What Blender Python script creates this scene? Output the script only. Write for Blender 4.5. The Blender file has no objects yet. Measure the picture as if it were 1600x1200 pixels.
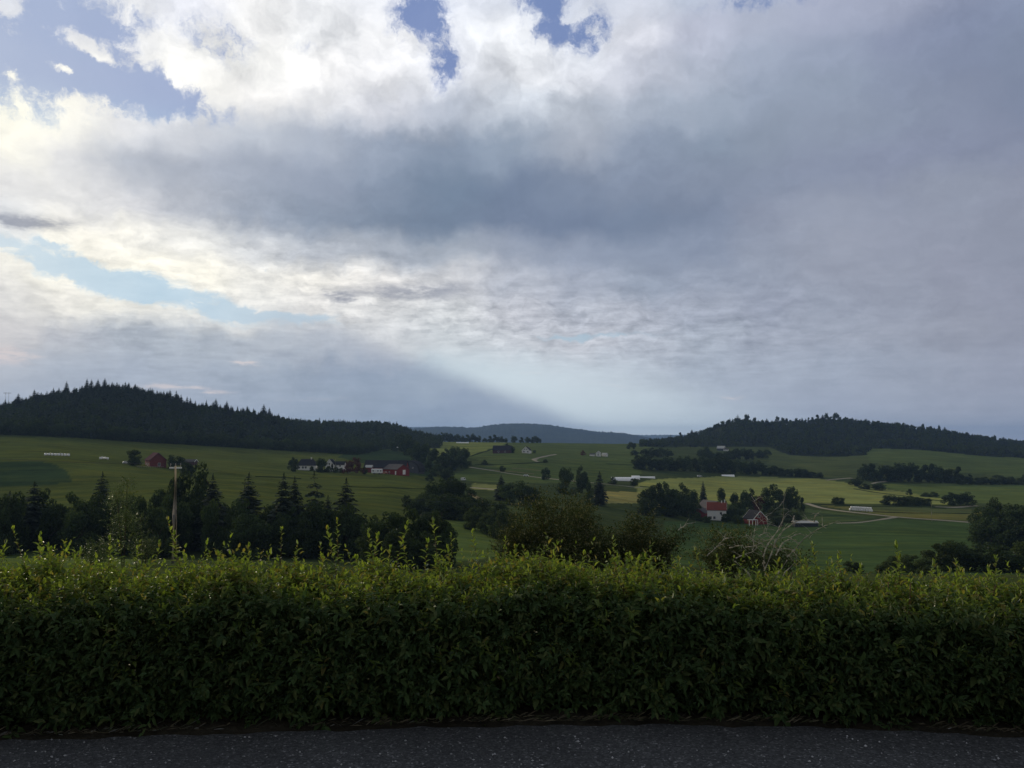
import bpy, math, random
import numpy as np
from mathutils import Vector, Matrix

R = math.radians
rng = np.random.default_rng(7)
random.seed(7)
scene = bpy.context.scene
COL = scene.collection

# ------------------------------------------------------------------ camera
EYE = 1.6
FPX = 1290.0                       # focal length in photo pixels (1600 wide)
PITCH = math.atan(82 / FPX)
cam_d = bpy.data.cameras.new('camera')
cam_d.sensor_width = 36
cam_d.lens = 36 * FPX / 1600
cam_d.clip_start = 0.05
cam_d.clip_end = 60000
cam = bpy.data.objects.new('camera', cam_d)
cam.location = (0, 0, EYE)
cam.rotation_euler = (R(90) + PITCH, 0, 0)
COL.objects.link(cam)
scene.camera = cam
CP, SP = math.cos(PITCH), math.sin(PITCH)


def ray(px, py):
    u = (px - 800) / FPX
    v = (600 - py) / FPX
    return u, CP - v * SP, SP + v * CP


def at(px, py, Y):
    """world point seen at photo pixel (px, py) at forward distance Y"""
    dx, dy, dz = ray(px, py)
    return Vector((dx / dy * Y, Y, EYE + dz / dy * Y))


def az_el(px, py):
    dx, dy, dz = ray(px, py)
    return math.atan2(dx, dy), math.atan2(dz, math.hypot(dx, dy))


# ------------------------------------------------------------------ render / colour
scene.render.engine = 'CYCLES'
scene.view_settings.view_transform = 'Standard'
scene.view_settings.look = 'None'
scene.view_settings.exposure = 0
scene.view_settings.gamma = 1
cy = scene.cycles
cy.use_denoising = True
cy.max_bounces = 6
cy.diffuse_bounces = 3
cy.glossy_bounces = 2
cy.transmission_bounces = 3
cy.transparent_max_bounces = 6
cy.volume_bounces = 0
cy.sample_clamp_indirect = 4
cy.use_adaptive_sampling = True
cy.adaptive_threshold = 0.01


def lin(c):
    return tuple(((v / 255) / 12.92 if v / 255 <= 0.04045 else ((v / 255 + 0.055) / 1.055) ** 2.4) for v in c)


# ------------------------------------------------------------------ node helper
class NT:
    def __init__(self, tree):
        self.t = tree
        self.n = tree.nodes
        self.l = tree.links

    def new(self, kind, **kw):
        nd = self.n.new(kind)
        for k, v in kw.items():
            setattr(nd, k, v)
        return nd

    def put(self, sock, val):
        if isinstance(val, bpy.types.NodeSocket):
            self.l.new(val, sock)
        elif val is not None:
            sock.default_value = val

    def m(self, op, a, b=None, c=None, clamp=False):
        nd = self.new('ShaderNodeMath', operation=op, use_clamp=clamp)
        self.put(nd.inputs[0], a)
        self.put(nd.inputs[1], b)
        self.put(nd.inputs[2], c)
        return nd.outputs[0]

    def vm(self, op, a, b=None, out=0):
        nd = self.new('ShaderNodeVectorMath', operation=op)
        self.put(nd.inputs[0], a)
        if op == 'SCALE':
            self.put(nd.inputs['Scale'], b)
        else:
            self.put(nd.inputs[1], b)
        return nd.outputs['Value'] if op in ('DOT_PRODUCT', 'LENGTH') else nd.outputs[0]

    def xyz(self, x, y, z=0.0):
        nd = self.new('ShaderNodeCombineXYZ')
        for s, v in zip(nd.inputs, (x, y, z)):
            self.put(s, v)
        return nd.outputs[0]

    def noise(self, vec, scale, detail=4, rough=0.5, dist=0.0, color=False):
        nd = self.new('ShaderNodeTexNoise')
        self.put(nd.inputs['Vector'], vec)
        nd.inputs['Scale'].default_value = scale
        nd.inputs['Detail'].default_value = detail
        nd.inputs['Roughness'].default_value = rough
        nd.inputs['Distortion'].default_value = dist
        return nd.outputs['Color' if color else 'Fac']

    def rng(self, v, a, b, c=0.0, d=1.0, smooth=True):
        nd = self.new('ShaderNodeMapRange')
        nd.interpolation_type = 'SMOOTHSTEP' if smooth else 'LINEAR'
        nd.clamp = True if not smooth else nd.clamp
        self.put(nd.inputs['Value'], v)
        for k, val in zip(('From Min', 'From Max', 'To Min', 'To Max'), (a, b, c, d)):
            self.put(nd.inputs[k], val)
        return nd.outputs['Result']

    def mix(self, fac, a, b, mode='MIX'):
        nd = self.new('ShaderNodeMix', data_type='RGBA', blend_type=mode)
        self.put(nd.inputs['Factor'], fac)
        self.put(nd.inputs[6], a if isinstance(a, bpy.types.NodeSocket) else (*a[:3], 1))
        self.put(nd.inputs[7], b if isinstance(b, bpy.types.NodeSocket) else (*b[:3], 1))
        return nd.outputs[2]

    def ramp(self, fac, stops, interp='LINEAR'):
        nd = self.new('ShaderNodeValToRGB')
        cr = nd.color_ramp
        cr.interpolation = interp
        while len(cr.elements) < len(stops):
            cr.elements.new(0.5)
        for e, (p, c) in zip(cr.elements, stops):
            e.position = p
            e.color = (*c[:3], 1)
        self.put(nd.inputs[0], fac)
        return nd.outputs[0]

# ------------------------------------------------------------------ sky
SUN_AZ, SUN_EL = R(-41), R(16)

world = bpy.data.worlds.new('World')
scene.world = world
world.use_nodes = True
world.node_tree.nodes.clear()
W = NT(world.node_tree)
tc = W.new('ShaderNodeTexCoord')
D = tc.outputs['Generated']
sp = W.new('ShaderNodeSeparateXYZ')
W.put(sp.inputs[0], D)
dx, dy, dz = sp.outputs
A = W.m('ARCTAN2', dx, dy)
E_ = W.m('ARCTAN2', dz, W.m('SQRT', W.m('ADD', W.m('MULTIPLY', dx, dx), W.m('MULTIPLY', dy, dy))))
U = 12.9                                            # one unit = about 100 photo pixels of arc
V = W.xyz(W.m('MULTIPLY', A, U), W.m('MULTIPLY', E_, U), 0.0)
warp1 = W.vm('SUBTRACT', W.noise(V, 0.8, 3, 0.5, color=True), (0.5, 0.5, 0.5))
warp2 = W.vm('SUBTRACT', W.noise(V, 2.6, 6, 0.6, color=True), (0.5, 0.5, 0.5))
Vw = W.vm('ADD', W.vm('ADD', V, W.vm('MULTIPLY', warp1, (1.1, 0.7, 0))), W.vm('MULTIPLY', warp2, (0.55, 0.4, 0)))
sw = W.new('ShaderNodeSeparateXYZ')
W.put(sw.inputs[0], Vw)
Aw = W.m('DIVIDE', sw.outputs[0], U)
Ew = W.m('DIVIDE', sw.outputs[1], U)


def blob(px, py, rx, ry, rot=0.0, vec=None):
    a, e = az_el(px, py)
    a2, _ = az_el(px + rx, py)
    _, e2 = az_el(px, py - ry)
    mp = W.new('ShaderNodeMapping', vector_type='TEXTURE')
    W.put(mp.inputs[0], Vw if vec is None else vec)
    mp.inputs['Location'].default_value = (a * U, e * U, 0)
    mp.inputs['Rotation'].default_value = (0, 0, R(-rot))
    mp.inputs['Scale'].default_value = (abs(a2 - a) * U, abs(e2 - e) * U, 1)
    v = W.vm('MULTIPLY', mp.outputs[0], (1, 1, 0))
    return W.m('POWER', math.e, W.m('MULTIPLY', W.vm('DOT_PRODUCT', v, v), -1.0))


def blobs(lst, vec=None):
    tot = None
    for px, py, rx, ry, rot, w in lst:
        g = W.m('MULTIPLY', blob(px, py, rx, ry, rot, vec), w)
        tot = g if tot is None else W.m('ADD', tot, g)
    return tot


# cloud deck: tint by direction (rows of elevation, columns of azimuth)
PXS = list(range(0, 1601, 100))
TAB = {
    -150: [(190,196,212),(195,200,215),(205,208,222),(215,217,226),(220,221,228),(215,217,226),(205,209,222),(195,201,216),(190,196,212),(185,192,208),(180,188,206),(170,179,200),(160,170,194),(160,168,190),(155,163,186),(145,154,178),(138,148,173)],
    0: [(200,205,220),(205,210,225),(215,218,230),(238,237,240),(246,244,244),(240,240,243),(235,236,242),(225,228,238),(215,219,230),(205,210,224),(205,209,222),(188,196,214),(172,182,206),(182,184,204),(174,178,200),(155,162,188),(142,152,180)],
    60: [(205,212,228),(215,220,230),(235,235,238),(225,226,235),(246,244,243),(240,240,242),(242,241,243),(228,230,238),(236,237,241),(220,223,232),(216,217,227),(188,192,210),(178,184,203),(168,174,196),(162,168,190),(150,157,182),(146,154,180)],
    120: [(225,226,232),(230,230,235),(238,237,238),(246,244,241),(248,246,243),(244,242,242),(238,237,240),(225,227,235),(232,233,238),(220,222,230),(200,203,216),(178,185,202),(166,175,195),(155,164,186),(145,153,178),(135,144,170),(140,150,176)],
    170: [(252,247,235),(252,248,238),(248,245,240),(248,245,240),(245,242,240),(235,234,236),(215,216,224),(185,191,205),(205,210,220),(190,196,208),(172,180,196),(160,170,188),(154,164,184),(150,160,180),(142,151,174),(134,143,168),(132,142,166)],
    230: [(253,249,233),(250,246,235),(225,224,226),(205,207,214),(190,195,206),(175,182,197),(155,165,184),(140,153,174),(150,162,181),(172,178,192),(145,156,177),(140,152,172),(145,155,174),(146,155,175),(140,149,170),(136,144,167),(130,139,163)],
    290: [(248,244,232),(215,214,216),(185,189,199),(175,180,193),(165,172,188),(152,161,180),(138,150,171),(122,138,161),(115,131,155),(124,138,160),(128,141,162),(132,144,164),(134,145,165),(136,146,167),(134,143,165),(132,141,163),(130,139,161)],
    345: [(225,223,222),(225,223,222),(215,214,217),(180,184,195),(160,168,184),(145,156,175),(130,143,164),(120,135,158),(116,131,155),(115,130,154),(118,133,156),(125,138,160),(140,149,168),(146,154,171),(142,150,168),(142,150,167),(140,147,165)],
    395: [(225,226,228),(245,240,228),(243,239,230),(232,230,226),(212,213,216),(185,189,198),(172,178,190),(168,175,188),(150,160,177),(148,159,178),(140,152,172),(135,147,168),(142,151,169),(150,157,173),(146,153,170),(144,151,168),(142,149,166)],
    440: [(240,236,226),(246,241,228),(246,241,228),(246,241,228),(235,232,226),(235,231,224),(225,222,220),(205,205,209),(178,184,195),(165,173,188),(152,163,180),(148,158,176),(148,157,174),(150,157,173),(148,155,171),(146,152,169),(144,151,168)],
    490: [(222,219,216),(236,232,224),(240,236,226),(238,235,228),(232,230,226),(228,225,222),(218,217,217),(205,206,209),(190,193,200),(178,184,195),(172,178,190),(160,168,183),(152,160,177),(150,158,174),(148,155,171),(146,152,168),(144,150,167)],
    540: [(205,202,203),(190,192,199),(180,186,196),(178,185,196),(182,188,198),(195,198,204),(205,206,210),(205,208,212),(196,200,206),(188,192,200),(176,183,194),(166,175,188),(160,168,183),(156,164,179),(153,160,175),(150,156,171),(146,152,168)],
    590: [(185,189,199),(175,182,195),(170,178,193),(172,180,194),(164,174,190),(158,169,187),(158,170,187),(180,192,203),(192,203,211),(190,199,208),(180,190,201),(168,179,193),(164,174,189),(158,168,184),(155,164,180),(153,161,177),(150,157,174)],
    640: [(172,180,195),(170,178,194),(168,177,193),(170,179,195),(165,175,192),(160,171,188),(155,167,185),(152,165,184),(170,184,198),(190,203,212),(186,198,208),(174,186,199),(166,177,192),(160,170,187),(157,166,182),(155,163,179),(152,160,177)],
    690: [(166,175,192),(166,175,192),(165,174,191),(166,175,192),(163,173,190),(158,169,186),(155,166,184),(155,167,185),(165,179,194),(182,196,206),(184,197,207),(174,186,199),(165,176,191),(160,170,187),(157,166,182),(155,163,179),(152,160,177)],
}
BACK = (150, 156, 166)
fA = W.m('MULTIPLY_ADD', Aw, 1 / (2 * math.pi), 0.5)


def apos(a):
    return a / (2 * math.pi) + 0.5


col = None
prev_e = None
for py in sorted(TAB, reverse=True):
    row = [(r_ + (5 if py > 250 and k_ > 7 else 0), g_ + (4 if py > 250 and k_ > 7 else 1), b_ + (4 if py > 250 and k_ > 7 else 0)) for k_, (r_, g_, b_) in enumerate(TAB[py])]
    glow = (255, 252, 240) if 60 <= py <= 440 else row[0]
    stops = [(0.0, lin(BACK)), (apos(R(-78)), lin(BACK)), (apos(R(-50)), lin(row[0])), (apos(SUN_AZ), lin(glow))]
    for px, c in zip(PXS, row):
        stops.append((apos(az_el(px, py)[0]), lin(c)))
    stops += [(apos(R(48)), lin(tuple((a + b) / 2 for a, b in zip(row[-1], BACK)))), (apos(R(75)), lin(BACK)), (1.0, lin(BACK))]
    rc = W.ramp(fA, stops, 'EASE')
    e = az_el(800, py)[1]
    if col is None:
        col = rc
    else:
        col = W.mix(W.rng(Ew, prev_e, e), col, rc)
    prev_e = e
# towards the zenith an even grey deck
col = W.mix(W.rng(Ew, R(33), R(52)), col, lin((138, 145, 158)))

lum = W.vm('DOT_PRODUCT', col, (0.3, 0.5, 0.2))
col = W.vm('SCALE', col, W.m('MULTIPLY_ADD', W.rng(lum, 0.15, 0.85), 0.13, 0.96))
# cloud texture: puffs high up, small flat ripples lower down
puff = W.noise(W.vm('MULTIPLY', Vw, (1, 1.25, 1)), 1.25, 9, 0.56)
zz = W.m('ADD', W.m('MAXIMUM', dz, 0.0), 0.075)
deck = W.xyz(W.m('DIVIDE', dx, zz), W.m('DIVIDE', dy, zz), 0.0)
clump = W.noise(W.vm('MULTIPLY', Vw, (1, 2.2, 1)), 2.3, 9, 0.6)
ripple = W.noise(W.vm('ADD', deck, W.vm('SCALE', warp1, 0.25)), 5.5, 7, 0.6)
wisp = W.noise(deck, 1.1, 5, 0.5)
puff_zone = blobs([(420, 60, 460, 120, 0, 0.95), (880, 110, 220, 110, 0, 0.6), (120, 210, 200, 70, 0, .2)], V)
rip_zone = blobs([(520, 440, 480, 85, 8, 0.95), (900, 510, 380, 60, 3, 0.85), (150, 500, 260, 90, 10, 0.6), (1200, 470, 260, 80, 0, 0.25)], V)
k1 = W.m('MULTIPLY', W.m('SUBTRACT', puff, 0.52), W.m('MULTIPLY_ADD', puff_zone, 1.15, 0.18))
k2 = W.m('MULTIPLY', W.m('SUBTRACT', W.m('ADD', W.m('MULTIPLY', ripple, 0.55), W.m('MULTIPLY', clump, 0.65)), 0.6), W.m('MULTIPLY_ADD', rip_zone, 1.3, 0.10))
k3 = W.m('MULTIPLY', W.m('SUBTRACT', wisp, 0.5), 0.22)
fine = W.noise(W.vm('MULTIPLY', W.vm('ADD', V, W.vm('SCALE', warp2, 0.8)), (1, 1.9, 1)), 1.7, 10, 0.62)
patchy = W.rng(W.noise(V, 0.55, 3, 0.5), 0.35, 0.62)
k3 = W.m('ADD', k3, W.m('MULTIPLY', W.m('SUBTRACT', fine, 0.5), W.m('MULTIPLY_ADD', patchy, 0.26, 0.06)))
gain = W.m('ADD', 1.0, W.m('ADD', k1, W.m('ADD', k2, k3)))
gain = W.m('MINIMUM', W.m('MAXIMUM', gain, 0.5), 1.5)
shade = W.mix(W.m('SUBTRACT', 1.12, gain, clamp=True), col, W.mix(1.0, col, (0.88, 0.92, 1.0), 'MULTIPLY'))
cloud = W.vm('SCALE', shade, gain)

Vs = W.vm('ADD', V, W.vm('MULTIPLY', warp2, (0.35, 0.16, 0)))
# small separate clouds: dark bars, warm streaks
dark = blobs([(40, 347, 95, 13, -2, 1.0), (640, 456, 120, 15, -3, 0.85), (528, 465, 30, 9, 12, 0.8), (150, 535, 210, 9, 4, 0.36), (420, 552, 180, 10, 9, 0.36), (90, 512, 150, 8, 3, 0.28)], Vs)
cloud = W.mix(W.m('MULTIPLY', W.rng(W.m('MULTIPLY', dark, W.rng(W.noise(W.vm('MULTIPLY', V, (1, 3, 1)), 1.5, 8, 0.65), 0.25, 0.62)), 0.04, 0.85), 0.75), cloud, lin((128, 134, 152)))
warm = blobs([(285, 606, 75, 5, 1, 0.8), (325, 612, 40, 3, 0, .5), (385, 566, 32, 4, 3, 0.9), (1140, 621, 26, 4, 0, 0.6), (850, 582, 60, 4, 0, 0.4), (950, 600, 60, 4, 4, 0.3),
              (15, 555, 60, 18, 0, 0.8), (490, 625, 80, 5, 0, 0.3)], Vs)
cloud = W.mix(W.m('MULTIPLY', W.rng(W.m('MULTIPLY', warm, W.rng(W.noise(W.vm('MULTIPLY', V, (1, 5, 1)), 1.6, 6, 0.65), 0.35, 0.62)), 0.05, 0.8), 0.62), cloud, lin((232, 218, 214)))

# gaps of blue sky
Vg = W.vm('ADD', V, W.vm('ADD', W.vm('MULTIPLY', warp1, (0.35, 0.2, 0)), W.vm('MULTIPLY', warp2, (0.6, 0.45, 0))))
gap = blobs([(20, 95, 150, 72, 0, 1.15), (120, 25, 110, 55, 0, 0.95), (230, 145, 115, 30, 8, 1.15), (200, 95, 90, 50, 0, .55), (340, 65, 60, 45, 0, 0.55), (480, 75, 30, 14, 0, .35), (118, 60, 36, 18, 20, -0.9), (160, 92, 44, 15, 35, -0.9), (100, 106, 30, 10, 0, -0.9), (238, 78, 70, 26, 0, -0.8), (25, 116, 16, 8, 0, -0.6), (10, 8, 30, 12, 0, -0.8), (900, 20, 24, 12, 0, -1.1),
             (655, 15, 44, 55, 0, 1.1), (695, 105, 26, 50, -15, 0.7), (885, 42, 66, 38, 0, 1.0), (850, 0, 50, 22, 0, 0.75), (1190, 2, 110, 18, 0, 0.5),
             (420, 425, 16, 5, 0, .5)], Vg)
g = W.m('ADD', gap, W.m('MULTIPLY', W.m('MULTIPLY', W.m('SUBTRACT', 0.5, W.noise(W.vm('ADD', V, W.vm('SCALE', warp2, 0.5)), 2.3, 12, 0.7)), 3.0), W.m('MINIMUM', W.m('MULTIPLY', gap, 2.2), 1.0)))
g = W.m('MULTIPLY', W.rng(g, 0.18, 0.92), 0.92)

Vt = W.vm('ADD', V, W.vm('ADD', W.vm('MULTIPLY', warp1, (0.5, 0.22, 0)), W.vm('MULTIPLY', warp2, (0.9, 0.3, 0))))
slit = blobs([(20, 382, 130, 16, 14, 0.75), (150, 432, 120, 20, 17, 1.0), (290, 468, 140, 19, 12, 1.0), (440, 494, 110, 9, 5, 0.8), (930, 526, 110, 6, 0, 0.65), (100, 392, 60, 9, 25, 0.5)], Vt)
veil = W.noise(W.vm('MULTIPLY', Vt, (1, 3.2, 1)), 1.3, 9, 0.62)
slit = W.m('ADD', slit, W.m('MULTIPLY', W.m('MULTIPLY', W.m('SUBTRACT', 0.52, veil), 4.2), W.m('MINIMUM', W.m('MULTIPLY', slit, 2.0), 1.0)))
g = W.m('MAXIMUM', g, W.m('MULTIPLY', W.rng(slit, 0.1, 1.1), 0.82))

sky = W.new('ShaderNodeTexSky', sky_type='NISHITA')
sky.sun_disc = False
sky.sun_elevation = SUN_EL
sky.sun_rotation = SUN_AZ
sky.air_density = 1.2
sky.dust_density = 1.5
sky.ozone_density = 2.0
SKY_STRENGTH = 0.085
nish = W.vm('SCALE', sky.outputs[0], SKY_STRENGTH)
nish = W.vm('DIVIDE', nish, W.vm('ADD', nish, (1, 1, 1)))         # keeps the aureole round the hidden sun from burning out
hi = W.ramp(fA, [(0, lin((96, 120, 180))), (apos(R(-34)), lin((166, 182, 214))), (apos(R(-22)), lin((150, 168, 208))), (apos(R(-8)), lin((110, 134, 188))), (apos(R(6)), lin((108, 132, 184))), (apos(R(20)), lin((120, 140, 185)))])
lo = W.ramp(fA, [(0, lin((150, 185, 215))), (apos(R(-34)), lin((206, 224, 236))), (apos(R(-24)), lin((182, 214, 236))), (apos(R(-16)), lin((192, 214, 230))), (apos(R(5)), lin((172, 196, 214)))])
blue = W.mix(W.rng(E_, az_el(800, 330)[1], az_el(800, 180)[1]), lo, hi)
blue = W.mix(0.07, blue, nish)
tot = W.mix(g, cloud, blue)

# a shaft of sunlight slanting down below the cloud deck, with the cloud's shadow on its lower side
a1, e1 = az_el(560, 535)
a2, e2 = az_el(900, 668)
ang = math.atan2((e2 - e1), (a2 - a1))
mp = W.new('ShaderNodeMapping', vector_type='TEXTURE')
W.put(mp.inputs[0], V)
mp.inputs['Location'].default_value = (a1 * U, e1 * U, 0)
mp.inputs['Rotation'].default_value = (0, 0, ang)
sb = W.new('ShaderNodeSeparateXYZ')
W.put(sb.inputs[0], mp.outputs[0])
edge = sb.outputs[1]
lit = W.m('MULTIPLY', W.rng(edge, -0.10, 0.30), W.rng(edge, 0.3, 1.5, 1.0, 0.0))
lit = W.m('MULTIPLY', lit, W.m('MULTIPLY', W.rng(sb.outputs[0], -0.3, 1.5), W.rng(E_, az_el(800, 530)[1], az_el(800, 590)[1], 0.25, 1.0)))
shd = W.m('MULTIPLY', W.rng(edge, -1.0, -0.05), W.rng(edge, -0.12, 0.25, 1.0, 0.0))
shd = W.m('MULTIPLY', shd, W.m('MULTIPLY', W.rng(sb.outputs[0], -2.0, 0.5), W.rng(sb.outputs[0], 3.0, 5.0, 1.0, 0.0)))
tot = W.mix(W.m('MULTIPLY', lit, 0.75), tot, lin((212, 226, 233)))
tot = W.mix(W.m('MULTIPLY', shd, 0.5), tot, lin((140, 154, 178)))
# below the horizon: dim ground tone
tot = W.mix(W.rng(E_, R(-4), R(-0.5)), (0.05, 0.06, 0.05), tot)
bg = W.new('ShaderNodeBackground')
W.put(bg.inputs['Color'], tot)
bg.inputs['Strength'].default_value = 1.0
wo = W.new('ShaderNodeOutputWorld')
W.l.new(bg.outputs[0], wo.inputs['Surface'])
world.cycles.sampling_method = 'MANUAL'
world.cycles.sample_map_resolution = 512

sun_d = bpy.data.lights.new('sun', 'SUN')
sun_d.energy = 2.4
sun_d.angle = R(9)
sun_d.color = (1.0, 0.86, 0.62)
sun = bpy.data.objects.new('sun', sun_d)
sv = Vector((math.sin(SUN_AZ) * math.cos(SUN_EL), math.cos(SUN_AZ) * math.cos(SUN_EL), math.sin(SUN_EL)))
sun.rotation_euler = sv.to_track_quat('Z', 'Y').to_euler()
sun.location = (-60, 60, 60)
COL.objects.link(sun)

# ------------------------------------------------------------------ mesh + object helpers
def tag(o, label=None, cat=None, group=None, kind=None):
    if label:
        o['label'] = label
    if cat:
        o['category'] = cat
    if group:
        o['group'] = group
    if kind:
        o['kind'] = kind
    return o


def link(name, me, mats, parent=None, loc=None):
    o = bpy.data.objects.new(name, me)
    COL.objects.link(o)
    if mats is not None and not me.materials:
        for mt in (mats if isinstance(mats, (list, tuple)) else [mats]):
            me.materials.append(mt)
    if parent:
        o.parent = parent
    if loc is not None:
        o.location = loc
    return o


def empty(name, loc=(0, 0, 0), rz=0.0, sc=1.0):
    o = bpy.data.objects.new(name, None)
    o.empty_display_size = 0.2
    o.location = loc
    o.rotation_euler = (0, 0, rz)
    o.scale = (sc, sc, sc) if not isinstance(sc, (tuple, list)) else sc
    COL.objects.link(o)
    return o


def copy_tree(o, parent=None):
    c = o.copy()
    COL.objects.link(c)
    c.parent = parent
    for ch in [x for x in bpy.data.objects if x.parent == o]:
        copy_tree(ch, c)
    return c


def mesh_np(name, verts, faces, smooth=False, mat_idx=None):
    """verts (n,3); faces (m,k) array, or a list of such arrays"""
    me = bpy.data.meshes.new(name)
    fl = faces if isinstance(faces, list) else [faces]
    fl = [np.asarray(f, dtype=np.int32) for f in fl if len(f)]
    me.vertices.add(len(verts))
    me.vertices.foreach_set('co', np.asarray(verts, dtype=np.float32).ravel())
    loops = np.concatenate([f.ravel() for f in fl])
    sizes = np.concatenate([np.full(len(f), f.shape[1], dtype=np.int32) for f in fl])
    starts = np.concatenate([[0], np.cumsum(sizes)[:-1]]).astype(np.int32)
    me.loops.add(len(loops))
    me.loops.foreach_set('vertex_index', loops)
    me.polygons.add(len(sizes))
    me.polygons.foreach_set('loop_start', starts)
    try:
        me.polygons.foreach_set('loop_total', sizes)
    except Exception:
        pass
    if smooth:
        me.polygons.foreach_set('use_smooth', np.ones(len(sizes), dtype=bool))
    if mat_idx is not None:
        me.polygons.foreach_set('material_index', np.asarray(mat_idx, dtype=np.int32))
    me.update(calc_edges=True)
    me.validate()
    return me


class MB:
    """collects boxes, bars, prisms and tubes for ONE mesh"""

    def __init__(self):
        self.v = []
        self.f = []
        self.mi = []

    def add(self, vs, fs, mi=0):
        n = len(self.v)
        self.v += [tuple(p) for p in vs]
        self.f += [tuple(i + n for i in f) for f in fs]
        self.mi += [mi] * len(fs)
        return self

    def box(self, x0, x1, y0, y1, z0, z1, mi=0, bev=0.0):
        vs = [(x0, y0, z0), (x1, y0, z0), (x1, y1, z0), (x0, y1, z0), (x0, y0, z1), (x1, y0, z1), (x1, y1, z1), (x0, y1, z1)]
        return self.add(vs, [(0, 3, 2, 1), (4, 5, 6, 7), (0, 1, 5, 4), (1, 2, 6, 5), (2, 3, 7, 6), (3, 0, 4, 7)], mi)

    def prism(self, poly, a, b, axis='x', mi=0):
        """polygon in the plane across `axis`, extruded from a to b"""
        n = len(poly)
        mk = {'x': lambda t, p: (t, p[0], p[1]), 'y': lambda t, p: (p[0], t, p[1]), 'z': lambda t, p: (p[0], p[1], t)}[axis]
        vs = [mk(a, p) for p in poly] + [mk(b, p) for p in poly]
        fs = [tuple(range(n - 1, -1, -1)), tuple(range(n, 2 * n))] + [(i, (i + 1) % n, n + (i + 1) % n, n + i) for i in range(n)]
        return self.add(vs, fs, mi)

    def tube(self, pts, rad, seg=6, mi=0, cap=True):
        pts = [Vector(p) for p in pts]
        rr = rad if isinstance(rad, (list, tuple)) else [rad] * len(pts)
        vs, fs = [], []
        ref = Vector((0, 0, 1))
        for i, p in enumerate(pts):
            d = (pts[min(i + 1, len(pts) - 1)] - pts[max(i - 1, 0)])
            d = d.normalized() if d.length > 1e-9 else Vector((0, 0, 1))
            if abs(d.dot(ref)) > 0.95:
                ref = Vector((1, 0, 0)) if abs(d.x) < 0.9 else Vector((0, 1, 0))
            s = d.cross(ref).normalized()
            t = d.cross(s)
            ref = t
            for k in range(seg):
                a = 2 * math.pi * k / seg
                vs.append(p + (s * math.cos(a) + t * math.sin(a)) * rr[i])
        for i in range(len(pts) - 1):
            for k in range(seg):
                k2 = (k + 1) % seg
                fs.append((i * seg + k, i * seg + k2, (i + 1) * seg + k2, (i + 1) * seg + k))
        if cap:
            fs.append(tuple(range(seg - 1, -1, -1)))
            fs.append(tuple(range((len(pts) - 1) * seg, len(pts) * seg)))
        return self.add(vs, fs, mi)

    def build(self, name, mats, parent=None, smooth=False):
        me = bpy.data.meshes.new(name)
        me.from_pydata(self.v, [], self.f)
        me.polygons.foreach_set('material_index', self.mi)
        if smooth:
            me.polygons.foreach_set('use_smooth', [True] * len(self.f))
        me.update()
        return link(name, me, mats, parent)


def material(name, base, rough=0.7, vary=0.25, scale=4.0, spec=0.3, bump=0.0, hue=(1.1, 1.0, 0.85), metallic=0.0, detail=5):
    mt = bpy.data.materials.new(name)
    mt.use_nodes = True
    T = NT(mt.node_tree)
    p = T.n['Principled BSDF']
    tco = T.new('ShaderNodeTexCoord').outputs['Object']
    n1 = T.noise(tco, scale, detail, 0.6)
    n2 = T.noise(tco, scale * 0.17, 3, 0.5)
    f = T.m('MULTIPLY_ADD', n1, 0.6, T.m('MULTIPLY', n2, 0.4))
    lo = tuple(b * (1 - vary) for b in base)
    hi_ = tuple(b * (1 + vary) * h for b, h in zip(base, hue))
    T.put(p.inputs['Base Color'], T.ramp(f, [(0.3, lo), (0.7, hi_)]))
    p.inputs['Roughness'].default_value = rough
    p.inputs['Specular IOR Level'].default_value = spec if spec > 0.12 else 0.0
    p.inputs['Metallic'].default_value = metallic
    if bump:
        b = T.new('ShaderNodeBump')
        b.inputs['Strength'].default_value = bump
        b.inputs['Distance'].default_value = 0.02
        T.put(b.inputs['Height'], n1)
        T.l.new(b.outputs[0], p.inputs['Normal'])
    return mt


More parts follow.
